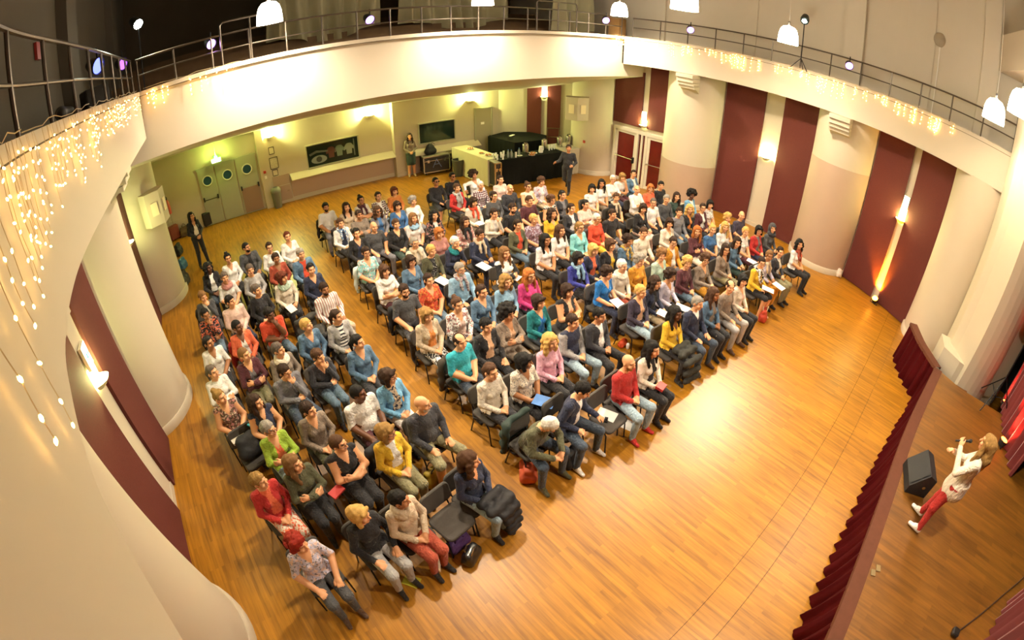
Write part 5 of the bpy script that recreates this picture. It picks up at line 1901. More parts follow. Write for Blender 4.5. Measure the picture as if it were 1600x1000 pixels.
# ================================================================== WALL LIGHTS, SIGNS, PENDANTS
SCONCE_EMIT = emit('sconce_glow', '#f4ffb8', 8.0)
SCONCE_BODY = mat('sconce_shell', '#e9e4c4', 0.5)
def sconce(loc, rz, label, power=22, col=(0.93, 1.0, 0.42)):
    """Wall uplighter: tapered half bowl with a glowing open top."""
    t = thing('wall_uplighter', label, 'wall lamp', loc, rz, 'wall uplighters around the hall')
    b = MB()
    n = 10
    rows = []
    for w, d, z in ((0.06, 0.06, -0.1), (0.13, 0.13, -0.05), (0.17, 0.19, 0.02)):
        rows.append([(-w + 2 * w * i / n, -d * (1 - abs(2 * i / n - 1) ** 4), z) for i in range(n + 1)])
    b.strip(rows, SCONCE_BODY)
    b.add([rows[0][i] for i in range(n + 1)], [tuple(range(n + 1))], SCONCE_BODY)
    b.build('shell', t, True)
    MB().add([(x, y * 0.94, 0.012) for x, y, z in rows[2]], [tuple(range(n + 1))], SCONCE_EMIT).build('lamp_glass', t)
    light('sconce_light', 'POINT', (0, -0.12, 0.12), power, col, t, 0.05)
    return t


for px, lab in ((2.86, 'wall uplighter beside the triple doors'), (6.63, 'wall uplighter above the first booth window')):
    sconce((px, bwy(px) - 0.0, 2.62), BW_ANG, lab + ' on the back wall', 170, (0.93, 1.0, 0.33))
sconce((10.64, bwy(10.64) - 0.22, 2.68), BW_ANG, 'wall uplighter above the booth door on the back wall', 170, (0.93, 1.0, 0.33))
sconce((13.5, 14.78, 2.72), SA, 'wall uplighter between the panels behind the piano', 14, (1.0, 0.95, 0.5))
for y, z, lb in ((5.42, 2.42, 'wall uplighter between burgundy panels in the middle of the right wall'), (0.58, 2.5, 'wall uplighter over the orange floor lamp on the right wall'), (9.97, 2.36, 'wall uplighter above the glazed doors on the right wall')):
    sconce((rwx(y) - 0.03, y, z), -PI / 2 - rw_tangent(y), lb, 32, (0.92, 1.0, 0.38))
for y, z, lb in ((5.58, 2.45, 'wall uplighter between the near burgundy panels of the left wall'), (10.95, 2.42, 'wall uplighter beside the far left burgundy stripe')):
    sconce((lwx(y) + 0.03, y, z), PI / 2, lb, 32, (0.92, 1.0, 0.38))

SIGN = emit('exit_sign_face', '#dff5e4', 2.5)
GREENS = emit('exit_green', '#16a860', 2.0)
def exit_sign(loc, rz, label, w=0.3, h=0.16, hang=0.0):
    t = thing('exit_sign', label, 'sign', loc, rz, 'green running-figure exit signs')
    MB().box((0, -0.03, 0), (w, 0.05, h), SCONCE_BODY).build('sign_housing', t)
    MB().box((0, -0.057, 0), (w - 0.02, 0.004, h - 0.02), SIGN).build('sign_face', t)
    g = MB()
    s = min(h / 0.16, w / 0.3)
    for pts in ([(-0.02, 0.02), (-0.055, -0.045)], [(-0.02, 0.02), (0.0, -0.01), (-0.01, -0.055)], [(-0.02, 0.045), (-0.02, 0.02)], [(-0.055, 0.03), (-0.02, 0.04), (0.012, 0.02)]):
        g.tube([(x * s, -0.062, z * s) for x, z in pts], 0.008 * s, GREENS, 6)
    g.tube([(-0.018 * s, -0.062, 0.06 * s), (-0.017 * s, -0.062, 0.062 * s)], 0.014 * s, GREENS, 8)
    g.tube([(0.05 * s, -0.062, 0.0), (0.11 * s, -0.062, 0.0)], 0.008 * s, GREENS, 6)
    g.tube([(0.085 * s, -0.062, 0.03 * s), (0.112 * s, -0.062, 0.0), (0.085 * s, -0.062, -0.03 * s)], 0.007 * s, GREENS, 6)
    g.build('running_figure', t)
    if hang:
        MB().tube([(0, -0.03, h / 2), (0, -0.03, h / 2 + hang)], 0.01, SCONCE_BODY).build('hanger_rod', t)
    return t


ex = exit_sign((0.80, bwy(0.8) - 0.25, 2.36), BW_ANG, 'exit sign hanging over the triple doors', 0.36, 0.15, 0.55)
MB().lathe([(0.0, 0.16), (0.07, 0.16), (0.07, 0.1), (0.0, 0.1)], emit('green_lamp', '#3cff6a', 5.0), 12, c=(0, -0.03, 0)).build('green_lamp', ex)
light('exit_glow', 'POINT', (0, -0.15, 0.14), 20, (0.72, 1.0, 0.18), ex, 0.05)
exit_sign((rwx(0.58) - 0.04, 0.56, 3.02), -PI / 2 - rw_tangent(0.58), 'exit sign in the white strip over the orange floor lamp', 0.2, 0.34)
exit_sign((rwx(9.97) - 0.02, 9.97, 2.72), -PI / 2 - rw_tangent(9.97), 'exit sign above the glazed doors on the right wall', 0.22, 0.32)
exit_sign((lwx(5.58) + 0.02, 5.58, 2.85), PI / 2, 'exit sign above the near left wall uplighter', 0.24, 0.34)

# orange LED floor lamp washing the strip between two panels
g = Vector((rwx(0.58) - 0.32, 0.52, 0))
fl_ = thing('floor_uplight', 'small black LED floor lamp washing the right wall strip orange', 'stage light', g, -PI / 2 - 0.3)
MB().lathe([(0.0, -0.1), (0.08, -0.1), (0.1, 0.0), (0.1, 0.06)], BLACKPLASTIC, 16, M=Matrix.Translation((0, 0, 0.14)) @ Matrix.Rotation(0.5, 4, 'X')).build('lamp_can', fl_, True)
MB().lathe([(0.0, 0.05), (0.09, 0.05)], emit('amber_led', '#ff9a1f', 30.0), 16, M=Matrix.Translation((0, 0, 0.14)) @ Matrix.Rotation(0.5, 4, 'X')).build('led_lens', fl_)
MB().tube([(-0.11, 0.0, 0.14), (-0.12, 0.0, 0.01), (0.12, 0.0, 0.01), (0.11, 0.0, 0.14)], 0.012, BLACKMETAL).build('yoke', fl_)
light('amber_beam', 'SPOT', (g.x + 0.08, g.y + 0.03, 0.22), 420, (1.0, 0.33, 0.01), None, 0.04, (rwx(0.58) - 0.02, 0.58, 0.75), 75, 0.8)

# pendants over the hall
SHADE = emit('pendant_opal_glass', '#fff3dc', 12.0)
def pendant(x, y, label, z=6.18, w=1.0):
    t = thing('pendant_lamp', label, 'pendant lamp', (x, y, z), 0, 'opal pendant lamps over the hall')
    MB().lathe([(0.255, 0.0), (0.25, 0.1), (0.235, 0.24), (0.2, 0.35), (0.14, 0.42), (0.05, 0.445), (0.03, 0.45)], SHADE, 24).build('lamp_shade', t, True)
    MB().lathe([(0.03, 0.45), (0.04, 0.47), (0.03, 0.56), (0.0, 0.57)], STEEL, 10).build('lamp_cap', t, True)
    MB().tube([(0, 0, 0.55), (0, 0, 9.6 - z)], 0.008, mat('lamp_flex', '#d8d2c4', 0.6), 6).build('flex', t)
    light('pendant_light', 'POINT', (0, 0, 0.15), PENDANT_W * w, PENDANT_COL, t, 0.12)
    return t


for x, y, lb in ((1.80, 9.3, 'opal pendant lamp hanging at left before the gallery rail'), (6.62, 9.35, 'opal pendant lamp hanging before the middle of the gallery rail'), (11.4, 9.3, 'opal pendant lamp hanging before the right end of the gallery rail'),
                 (7.57, 4.7, 'largest opal pendant lamp at the top of the picture right of centre'), (11.3, 4.05, 'opal pendant lamp beside the tripod light on the right balcony'), (10.2, -1.0, 'opal pendant lamp near the right end of the balcony rail'),
                 (8.6, -1.32, 'opal pendant lamp at the right edge of the picture'), (4.2, -1.35, 'opal pendant lamp over the stage front'), (2.7, 4.65, 'opal pendant lamp over the left block')):
    pendant(x, y, lb, 5.95 if 'right end of the balcony' in lb else (6.08 if 'tripod' in lb else 6.18), 0.18 if y < 0 and x > 8 else (0.75 if 'tripod' in lb else 1.0))

# ---- railings
def railing(path, name, label, h, posts, mid=0.5, r=0.022):
    t = thing(name, label, 'railing', (0, 0, 0))
    L = [0.0]
    for a, b in zip(path, path[1:]):
        L.append(L[-1] + (b - a).length)
    P_ = lambda s, z: (float(np.interp(s, L, [p.x for p in path])), float(np.interp(s, L, [p.y for p in path])), z)
    MB().tube([P_(s, TOP + h) for s in np.linspace(0, L[-1], 40)], r, RAILMETAL, 8).build('top_rail', t, True)
    MB().tube([P_(s, TOP + h * mid) for s in np.linspace(0, L[-1], 40)], r * 0.75, RAILMETAL, 8).build('mid_rail', t, True)
    for s in np.linspace(0.02, L[-1] - 0.02, posts):
        MB().tube([P_(s, TOP), P_(s, TOP + h)], r * 0.9, RAILMETAL, 8).build('rail_post', t, True)
    return t


railing(offset(RF[2:], 0.1), 'balcony_railing', 'grey tubular railing along the right balcony', 0.66, 14)
railing(offset(LF[:-8], -0.1), 'balcony_railing', 'grey tubular railing on the near left balcony', 0.68, 12, 0.48)
railing(offset(BF, 0.12), 'balcony_railing', 'grey tubular railing along the back gallery', 0.66, 18)
ld = thing('gallery_gate', 'raised tubular hoop on the gallery rail left of the first pendant', 'railing', (0, 0, 0))
MB().tube([(0.92, 10.2, TOP), (0.92, 10.2, TOP + 0.86), (0.98, 10.2, TOP + 0.92), (1.6, 10.2, TOP + 0.92), (2.2, 10.2, TOP + 0.9)], 0.022, RAILMETAL).build('hoop', ld, True)
MB().tube([(1.55, 10.2, TOP), (1.55, 10.2, TOP + 0.9)], 0.018, RAILMETAL).build('rail_post', ld, True)
ld = thing('gallery_gate', 'raised tubular hoop on the gallery rail right of centre', 'railing', (0, 0, 0))
MB().tube([(9.0, 10.2, TOP), (9.0, 10.2, TOP + 0.85), (9.05, 10.2, TOP + 0.9), (10.5, 10.2, TOP + 0.9), (10.55, 10.2, TOP + 0.85), (10.55, 10.2, TOP)], 0.02, RAILMETAL).build('hoop', ld, True)
MB().tube([(9.8, 10.2, TOP), (9.8, 10.2, TOP + 0.9)], 0.018, RAILMETAL).build('rail_post', ld, True)

# ---- PAR cans hanging on the rails
def par_can(px, py, D, label, col, power, aim=None, hexc='#b98cff'):
    p = at_d(px, py, D)
    t = thing('par_can', label, 'stage light', p, 0, 'coloured PAR lamps on the balcony rails')
    a = (Vector(aim) - p) if aim else Vector((-p.x, -p.y, CAM_H - p.z))
    M = a.to_track_quat('Z', 'Y').to_matrix().to_4x4()
    MB().lathe([(0.0, -0.22), (0.06, -0.21), (0.1, -0.14), (0.115, 0.0), (0.12, 0.02)], BLACKPLASTIC, 18, M=M).build('lamp_can', t, True)
    MB().lathe([(0.0, 0.004), (0.108, 0.0)], emit('par_lens_' + hexc, hexc, 2.2), 18, M=M).build('lens', t)
    MB().tube([(0, 0, 0.1), (0, 0, 0.26)], 0.014, BLACKMETAL).build('clamp', t)
    light('par_beam', 'SPOT', a.normalized() * 0.05, power, col, t, 0.06, a, 60)
    return t


PUR = (0.62, 0.3, 1.0)
par_can(330, 69, 10.45, 'violet PAR lamp at the left end of the gallery rail', PUR, 25, (6, 0, 0))
par_can(578, 31, 11.15, 'violet PAR lamp between the hanging drapes', PUR, 25, (6, 0, 0))
par_can(947, 32, 15.4, 'violet PAR lamp left of the third pendant', PUR, 25, (5, 0, 1))
par_can(1079, 47, 15.1, 'violet PAR lamp at the back of the right rail', PUR, 25, (4, 0, 1))
par_can(1327, 103, 13.5, 'violet PAR lamp in the middle of the right rail', PUR, 25, (4, -1, 1))
par_can(153, 103, 6.9, 'blue PAR lamp on the left balcony seen from the side', (0.35, 0.35, 1.0), 25, (8, 0.5, 2), '#5a66ff')
par_can(192, 100, 9.6, 'dim violet PAR lamp further along the left balcony', PUR, 15, (9, 0, 2), '#8a4ad0')

# bright profile spot over the left corner of the gallery and tripod floodlight on the right balcony
def profile_spot(p, label, aim, power, col, stand_z, hexc, strength, r=0.1):
    t = thing('spotlight', label, 'spotlight', p)
    a = Vector(aim) - Vector(p)
    M = a.to_track_quat('Z', 'Y').to_matrix().to_4x4()
    MB().lathe([(0.0, -0.3), (0.1, -0.28), (0.13, -0.1), (0.12, 0.0)], BLACKPLASTIC, 18, M=M).build('lamp_housing', t, True)
    MB().lathe([(0.0, 0.004), (r, 0.0)], emit('spot_lens_' + hexc, hexc, strength), 18, M=M).build('lens', t)
    st = MB()
    zb = stand_z - p.z
    st.tube([(0, 0, -0.1), (0, 0, zb + 0.32)], 0.016, BLACKMETAL)
    for k in range(3):
        an = 2 * PI * k / 3
        st.tube([(0, 0, zb + 0.34), (0.3 * math.cos(an), 0.3 * math.sin(an), zb)], 0.012, BLACKMETAL)
    st.build('tripod_stand', t)
    light('spot_beam', 'SPOT', a.normalized() * 0.08, power, col, t, 0.08, a, 52, 1.0)


profile_spot(at_d(216, 38, 10.9), 'bright greenish-white spotlight above the left corner of the gallery', (5.6, 1.4, 0.0), 1300, (1.0, 0.86, 0.6), 5.1, '#f6ffe4', 60, 0.11)
profile_spot(at_d(1257, 33, 13.9), 'tripod floodlight with greenish lens on the right balcony', (3.6, 2.2, 0.0), 1300, (1.0, 0.88, 0.62), 5.5, '#e8ffe0', 30, 0.07)

# ---- string lights along both parapets
BULB = emit('warm_led', '#ffc56a', 14.0)
WIRE = mat('clear_cable', '#cbb68c', 0.5)
def bulb_mesh(r):
    return MB().lathe([(0.0, -1.9 * r), (0.55 * r, -1.5 * r), (r, -0.4 * r), (0.8 * r, 0.5 * r), (0.4 * r, 1.2 * r), (0.0, 1.3 * r)], BULB, 7).mesh('bulb', True)


def icicles(path, side, label, strands, rbulb, gap=(0.02, 0.07), keep=300):
    t = thing('string_lights', label, 'string lights', (0, 0, 0))
    L = [0.0]
    for a, b in zip(path, path[1:]):
        L.append(L[-1] + (b - a).length)
    wires, bulbs = MB(), []
    for s0, s1, n, depth in strands:
        pts = []
        for s in np.linspace(s0, s1, max(8, int((s1 - s0) * 6))):
            p = Vector((float(np.interp(s, L, [q.x for q in path])), float(np.interp(s, L, [q.y for q in path])), TOP + 0.02 + random.uniform(-0.02, 0.03)))
            pts.append(p)
        wires.tube(pts, 0.004, WIRE, 4)
        for k in range(n):
            s = random.uniform(s0, s1)
            dp = depth(s) * random.uniform(0.55, 1.0)
            i = min(int(np.searchsorted(L, s)), len(path) - 1)
            a, b = path[max(i - 1, 0)], path[i]
            tt = (b - a).normalized()
            nn = Vector((-tt.y, tt.x, 0)) * -side
            p = Vector((float(np.interp(s, L, [q.x for q in path])), float(np.interp(s, L, [q.y for q in path])), 0)) + nn * 0.035
            q = [p + Vector((0, 0, TOP))]
            z = TOP
            jig = 0.0
            while z > TOP - dp:
                z -= random.uniform(*gap)
                jig = max(-0.05, min(0.05, jig + random.uniform(-0.02, 0.02)))
                c = p + tt * jig + nn * random.uniform(0, 0.01) + Vector((0, 0, z))
                q.append(c)
                bulbs.append(c)
            wires.tube(q, 0.0022, WIRE, 3)
    wires.build('cable', t)
    me = bulb_mesh(rbulb)
    bulbs.sort(key=lambda c: (c - Vector((0, 0, CAM_H))).length)
    for c in bulbs[:keep]:
        o = obj('bulb', me, t, c)
        o.rotation_euler = (random.uniform(-0.8, 0.8), random.uniform(-0.8, 0.8), 0)
    rest = bulbs[keep:]
    if rest:
        mb = MB()
        for c in rest:
            mb.lathe([(0.0, -1.7 * rbulb), (rbulb, -0.3 * rbulb), (0.0, 1.3 * rbulb)], BULB, 5, c=c)
        o = mb.build('far_bulbs', t)
        o['kind'] = 'stuff'
    return t


icicles(LF, -1, 'icicle string lights hanging on the near left parapet', [(0.3, 5.2, 44, lambda s: 0.32), (5.2, 7.4, 27, lambda s: 0.48), (7.4, 8.5, 11, lambda s: 0.6), (8.5, 9.7, 4, lambda s: 0.85)], 0.0062, (0.06, 0.16))
icicles(RF, 1, 'icicle string lights hanging along the right balcony parapet', [(0.3, 10.6, 95, lambda s: 0.14 + 0.34 * abs(math.sin(s * 1.15)))], 0.0085, (0.05, 0.13))
icicles(BF, 1, 'short icicle string lights at the left end of the gallery parapet', [(0.1, 2.2, 14, lambda s: 0.36)], 0.01, (0.05, 0.13))
icicles(BF[::-1], -1, 'short icicle string lights at the right end of the gallery parapet', [(0.0, 0.5, 6, lambda s: 0.3)], 0.011, (0.05, 0.13))

# ================================================================== BACK OF THE HALL
def frame(x, z, w, h, label, pm):
    t = thing('picture_frame', label, 'picture frame', (x, bwy(x), z), BW_ANG, 'frames beside the triple doors')
    f = MB()
    for c, s in (((0, -0.015, h / 2), (w, 0.03, 0.02)), ((0, -0.015, -h / 2), (w, 0.03, 0.02)), ((-w / 2, -0.015, 0), (0.02, 0.03, h)), ((w / 2, -0.015, 0), (0.02, 0.03, h))):
        f.box(c, s, mat('frame_dark', '#4a4338', 0.5))
    f.build('frame_moulding', t)
    MB().box((0, -0.008, 0), (w, 0.008, h), pm).build('print', t)


PRINTM = mat('notice_print', '#d8d0b4', 0.7, var=0.25, vscale=40)
frame(2.87, 2.1, 0.19, 0.26, 'small framed notice, topmost beside the triple doors', PRINTM)
frame(2.89, 1.62, 0.3, 0.42, 'larger framed evacuation plan beside the triple doors', mat('plan_print', '#c9c3b0', 0.7, var=0.4, vscale=30))
frame(2.88, 1.25, 0.19, 0.22, 'small framed notice, lowest beside the triple doors', PRINTM)
tag(bw_box('fire_alarm', 2.42, 2.52, 1.36, 1.46, 0.16, 0.2, mat('alarm_red', '#a8322a', 0.5), None), 'small red alarm button right of the triple doors', 'alarm')
tag(rw_box('fire_alarm', 12.02, 12.12, 1.3, 1.4, 0.95, 0.99, mat('alarm_red', '#a8322a', 0.5), None), 'small red alarm button left of the glazed doors', 'alarm')
tag(bw_box('wall_switch', 2.44, 2.52, 1.15, 1.26, 0.16, 0.18, PAPER, None), 'white wall switch under the alarm right of the triple doors', 'switch')

# fire extinguisher on the left rear wall
xg = at_d(262, 316, 17.2)
t = thing('fire_extinguisher', 'red and white fire extinguisher with black hose left of the triple doors', 'fire extinguisher', (-1.35, 17.55, 1.0))
MB().lathe([(0.0, 0.0), (0.08, 0.0), (0.085, 0.05), (0.085, 0.42), (0.05, 0.5), (0.025, 0.54), (0.0, 0.54)], mat('extinguisher_red', '#b04a3a', 0.4, var=0.3, vscale=12), 16).build('cylinder', t, True)
MB().tube([(0, 0, 0.55), (0.02, 0, 0.62), (-0.06, -0.05, 0.72), (-0.15, -0.05, 0.68), (-0.17, -0.05, 0.5)], 0.014, BLACKPLASTIC).build('hose', t, True)
MB().box((0, -0.02, 0.58), (0.05, 0.14, 0.05), BLACKPLASTIC).build('valve', t)

# litter bin
gb = (2.72, bwy(2.72) - 0.32, 0)
t = thing('litter_bin', 'grey swing-top litter bin in front of the wall cabinet', 'bin', gb)
MB().lathe([(0.0, 0.0), (0.14, 0.0), (0.19, 0.62), (0.19, 0.64)], mat('bin_grey', '#6d6a5d', 0.5), 24).build('bin_body', t, True)
MB().lathe([(0.2, 0.62), (0.2, 0.67), (0.17, 0.74), (0.1, 0.79), (0.09, 0.74)], mat('bin_lid', '#7a776a', 0.5), 24).build('bin_lid', t, True)
MB().lathe([(0.0, 0.72), (0.1, 0.74)], mat('bin_hole', '#3a4a38', 0.7), 24).build('swing_flap', t)

# wall loudspeakers on the piers
def wall_speaker(loc, rz, label):
    t = thing('wall_loudspeaker', label, 'loudspeaker', loc, rz)
    MB().prism([(-0.42, 0.2), (-0.42, -0.12), (0.0, -0.36), (0.42, -0.12), (0.42, 0.2)], -0.44, 0.44, WHITE).build('cabinet', t)
    for s in (-1, 1):
        a = math.atan2(0.24, 0.42) * s
        M = Matrix.Translation((s * 0.21, -0.25, 0)) @ Matrix.Rotation(a, 4, 'Z')
        MB().box((0, -0.008, 0), (0.22, 0.02, 0.34), mat('speaker_grille', '#efe0bd', 0.7), M).build('grille', t)
    return t


wall_speaker((12.85, 12.25, 2.66), math.radians(-44), 'white angular loudspeaker box on the right rear pier')
ws = wall_speaker((-1.27, 12.0, 2.74), math.radians(44), 'white angular loudspeaker box on the left rear pier')
ws.scale = (0.82, 0.82, 0.95)

# flight cases
CASEM = mat('flight_case_panel', '#2c2724', 0.5, var=0.1)
def flight_case(c, s, rz, label, letter=False):
    t = thing('flight_case', label, 'flight case', (c[0], c[1], 0), rz)
    w, d, h = s
    z0 = 0.12
    MB().box((0, 0, z0 + h / 2), (w - 0.03, d - 0.03, h - 0.02), CASEM).build('case_body', t)
    e = MB()
    for a in (-1, 1):
        for b in (-1, 1):
            e.box((a * w / 2, b * d / 2, z0 + h / 2), (0.04, 0.04, h), STEEL)
            e.box((0, a * d / 2, z0 + h / 2 + b * h / 2), (w, 0.04, 0.04), STEEL)
            e.box((a * w / 2, 0, z0 + h / 2 + b * h / 2), (0.04, d, 0.04), STEEL)
    e.build('edge_trim', t)
    MB().box((0, 0, z0 + h + 0.012), (w, d, 0.02), mat('case_lid', '#8d8674', 0.5)).build('case_lid', t)
    MB().box((0, -d / 2 - 0.01, z0 + h * 0.74), (w, 0.02, 0.025), STEEL).build('lid_seam', t)
    for a in (-1, 1):
        MB().box((a * w * 0.32, -d / 2 - 0.02, z0 + h * 0.72), (0.09, 0.03, 0.11), STEEL).build('butterfly_latch', t)
        for b in (-1, 1):
            MB().lathe([(0.0, -0.02), (0.05, -0.02), (0.05, 0.02), (0.0, 0.02)], BLACKPLASTIC, 12, M=Matrix.Translation((a * w * 0.4, b * d * 0.35, 0.055)) @ Matrix.Rotation(PI / 2, 4, 'Y')).build('castor', t)
    if letter:
        lm = mat('letter_blue', '#6c7ba8', 0.6)
        l = MB()
        for p, q in (((-0.16, 0.18), (0.0, 0.5)), ((0.0, 0.5), (0.18, 0.16)), ((-0.1, 0.3), (0.11, 0.3))):
            l.tube([(p[0], -d / 2 - 0.012, z0 + p[1]), (q[0], -d / 2 - 0.012, z0 + q[1])], 0.014, lm, 6)
        l.build('painted_letter', t)
    return t


flight_case((8.85, 15.92), (1.05, 0.6, 0.62), BW_ANG - 0.05, 'flight case marked with a letter A at the back wall', True)
flight_case((9.75, 15.98), (0.75, 0.6, 0.6), BW_ANG - 0.05, 'plain flight case beside the buffet at the back wall')
t = blob('backpack', [((-0.12, 0, 0.86), (0.14, 0, 0.86), 0.13, 0.13), ((-0.06, 0.02, 1.02), (0.07, 0.02, 1.02), 0.1, 0.1), ((0, 0.03, 1.1), (0.02, 0.03, 1.12), 0.06, 0.06)], mat('black_nylon', '#16171a', 0.7), 'black backpack standing on the lettered flight case', 'backpack', (8.72, 15.95, 0.03))
MB().tube([(0.02, 0.03, 1.12), (0.1, 0.0, 1.2), (0.2, -0.03, 1.12)], 0.012, BLACKPLASTIC).build('strap', t, True)
t = thing('litter_bin', 'dark plastic bin beside the buffet', 'bin', (9.28, 14.85, 0))
MB().lathe([(0.0, 0.0), (0.16, 0.0), (0.23, 0.6), (0.24, 0.66), (0.2, 0.66)], mat('dark_bin', '#4a4a3c', 0.6), 20).build('bin_body', t, True)

# ---- buffet: cream-cloth table, case, black-cloth table, white table
def cloth_table(quad, h, m, name, label, cat='table', drop=None):
    """Table hidden by a floor-length cloth with soft folds."""
    t = thing(name, label, cat, (0, 0, 0))
    n = len(quad)
    MB().prism([(sum(p[0] for p in quad) / n + (p[0] - sum(q[0] for q in quad) / n) * 0.97, sum(p[1] for p in quad) / n + (p[1] - sum(q[1] for q in quad) / n) * 0.97) for p in quad], h - 0.04, h - 0.005, mat('table_board', '#8a6a45', 0.6)).build('table_top', t)
    pts = []
    for i in range(n):
        a, b = Vector((*quad[i], 0)), Vector((*quad[(i + 1) % n], 0))
        k = max(2, int((b - a).length / 0.07))
        pts += [(a + (b - a) * j / k, (b - a).normalized()) for j in range(k)]
    rows = []
    for z, amp in ((h, 0.0), (h - 0.03, 0.004), (0.5, 0.014), (0.012, 0.022)):
        row = []
        for i, (p, tt) in enumerate(pts):
            nn = Vector((tt.y, -tt.x, 0))
            q = p + nn * (amp * math.sin(i * 1.9 + math.sin(i * 0.7)) + amp * 0.5)
            row.append((q.x, q.y, z))
        rows.append(row)
    mb = MB().strip(rows, m, closed=True)
    mb.add(rows[0], [tuple(range(len(pts)))], m)
    mb.build('table_cloth', t, True)
    return t


cloth_table([(9.42, 15.5), (9.36, 13.05), (10.02, 12.98), (10.06, 15.42)], 1.0, WHITECLOTH, 'buffet_table', 'long buffet table under a cream cloth')
cloth_table([(9.62, 12.74), (12.27, 12.28), (12.37, 12.92), (9.74, 13.36)], 1.0, DARKCLOTH, 'buffet_table', 'buffet table under a floor-length black cloth')
cloth_table([(12.3, 12.36), (13.15, 12.3), (13.6, 13.3), (12.5, 13.45)], 1.02, mat('white_cloth', '#bdb5a6', 0.85, var=0.05), 'buffet_table', 'white-cloth side table at the end of the black buffet')
flight_case((9.5, 12.87), (0.22, 0.6, 0.84), -0.16, 'narrow black flight case at the corner of the buffet')
PN = cloth_table([(11.15, 15.5), (11.25, 13.9), (12.5, 13.62), (13.15, 14.2), (13.0, 15.05), (12.2, 15.75)], 1.18, mat('piano_cover', '#0c0f0d', 0.9, var=0.2, vscale=5, spec=0.15), 'grand_piano', 'grand piano hidden under a dark green-black cover', 'piano')
tag(MB().box((0, 0, 0), (0.3, 0.1, 0.02), PAPER).build('folded_notice', None, loc=(11.95, 14.95, 1.19), rz=0.4), 'small white folded notice on the piano cover', 'paper')
st = thing('stacked_chair_back', 'wooden chair frame standing behind the piano', 'chair', (13.35, 14.0, 0), -0.7)
for s in (-1, 1):
    MB().tube([(s * 0.24, 0, 0), (s * 0.24, 0.06, 1.5)], 0.02, mat('old_wood', '#5a4224', 0.6)).build('leg', st, True)
for z in (1.1, 1.48):
    MB().tube([(-0.24, 0.05, z), (0.24, 0.05, z)], 0.02, mat('old_wood', '#5a4224', 0.6)).build('rail', st, True)
MB().box((0, -0.2, 0.5), (0.5, 0.45, 0.05), mat('old_wood', '#5a4224', 0.6)).build('seat', st)

# things on the buffet
def urn(px, py, z, label):
    g = at_z(px, py, z)
    t = thing('coffee_urn', label, 'urn', (g.x, g.y, z), random.uniform(-0.5, 0.5), 'steel coffee urns on the buffet')
    MB().lathe([(0.0, 0.0), (0.105, 0.0), (0.11, 0.03), (0.11, 0.34), (0.1, 0.37), (0.06, 0.4), (0.0, 0.405)], STEEL, 20).build('urn_body', t, True)
    MB().tube([(-0.1, 0, 0.36), (-0.06, 0, 0.43), (0.06, 0, 0.43), (0.1, 0, 0.36)], 0.012, BLACKPLASTIC).build('carry_handle', t, True)
    MB().tube([(0, -0.1, 0.07), (0, -0.16, 0.06), (0, -0.165, 0.03)], 0.012, BLACKPLASTIC).build('tap', t, True)


urn(821, 240, 1.0, 'steel coffee urn, leftmost on the black buffet')
urn(850, 233, 1.0, 'steel coffee urn near the right end of the black buffet')
urn(874, 229, 1.02, 'steel coffee urn, left one on the white side table')
urn(888, 226, 1.02, 'steel coffee urn, right one on the white side table')
BOTTLE = mat('clear_bottle', '#d3dcd2', 0.1, trans=0.6)
for px, py, lb in ((794, 246, 'clear water bottle, left of the pair on the black buffet'), (799, 246, 'clear water bottle, right of the pair on the black buffet'), (811, 243, 'clear water bottle beside the leftmost urn')):
    g = at_z(px, py, 1.0)
    t = thing('water_bottle', lb, 'bottle', (g.x, g.y, 1.0), 0, 'water bottles on the buffet')
    MB().lathe([(0.0, 0.0), (0.042, 0.0), (0.045, 0.02), (0.045, 0.18), (0.02, 0.25), (0.015, 0.27)], BOTTLE, 14).build('bottle_body', t, True)
    MB().lathe([(0.018, 0.265), (0.018, 0.29), (0.0, 0.292)], mat('bottle_cap', '#3f6fb0', 0.5), 10).build('cap', t, True)
for i, (px, py) in enumerate(((771, 248), (775, 247), (777, 250), (783, 246), (786, 249), (787, 244), (806, 246), (858, 235), (862, 234), (866, 233))):
    g = at_z(px, py, 1.0)
    place = 'left corner' if i < 6 else ('middle' if i == 6 else 'right end')
    tag(MB().lathe([(0.0, 0.0), (0.028, 0.0), (0.036, 0.2), (0.032, 0.2), (0.026, 0.01)], PAPER, 12).build('cup_stack', None, True, loc=(g.x, g.y, 1.0)), 'stack of white cups at the %s of the black buffet, %s from left' % (place, ordinal(i + 1)), 'cups', 'stacks of white cups on the buffet')
g = at_z(845, 238, 1.0)
t = thing('kettle_jug', 'white jug between the urns on the black buffet', 'jug', (g.x, g.y, 1.0))
MB().lathe([(0.0, 0.0), (0.08, 0.0), (0.085, 0.05), (0.065, 0.24), (0.0, 0.25)], PAPER, 16).build('jug_body', t, True)
MB().tube([(0.07, 0, 0.22), (0.13, 0, 0.2), (0.13, 0, 0.08), (0.08, 0, 0.05)], 0.012, PAPER).build('handle', t, True)
FOOD = mat('pastry', '#c07a35', 0.7, var=0.3, vscale=30)
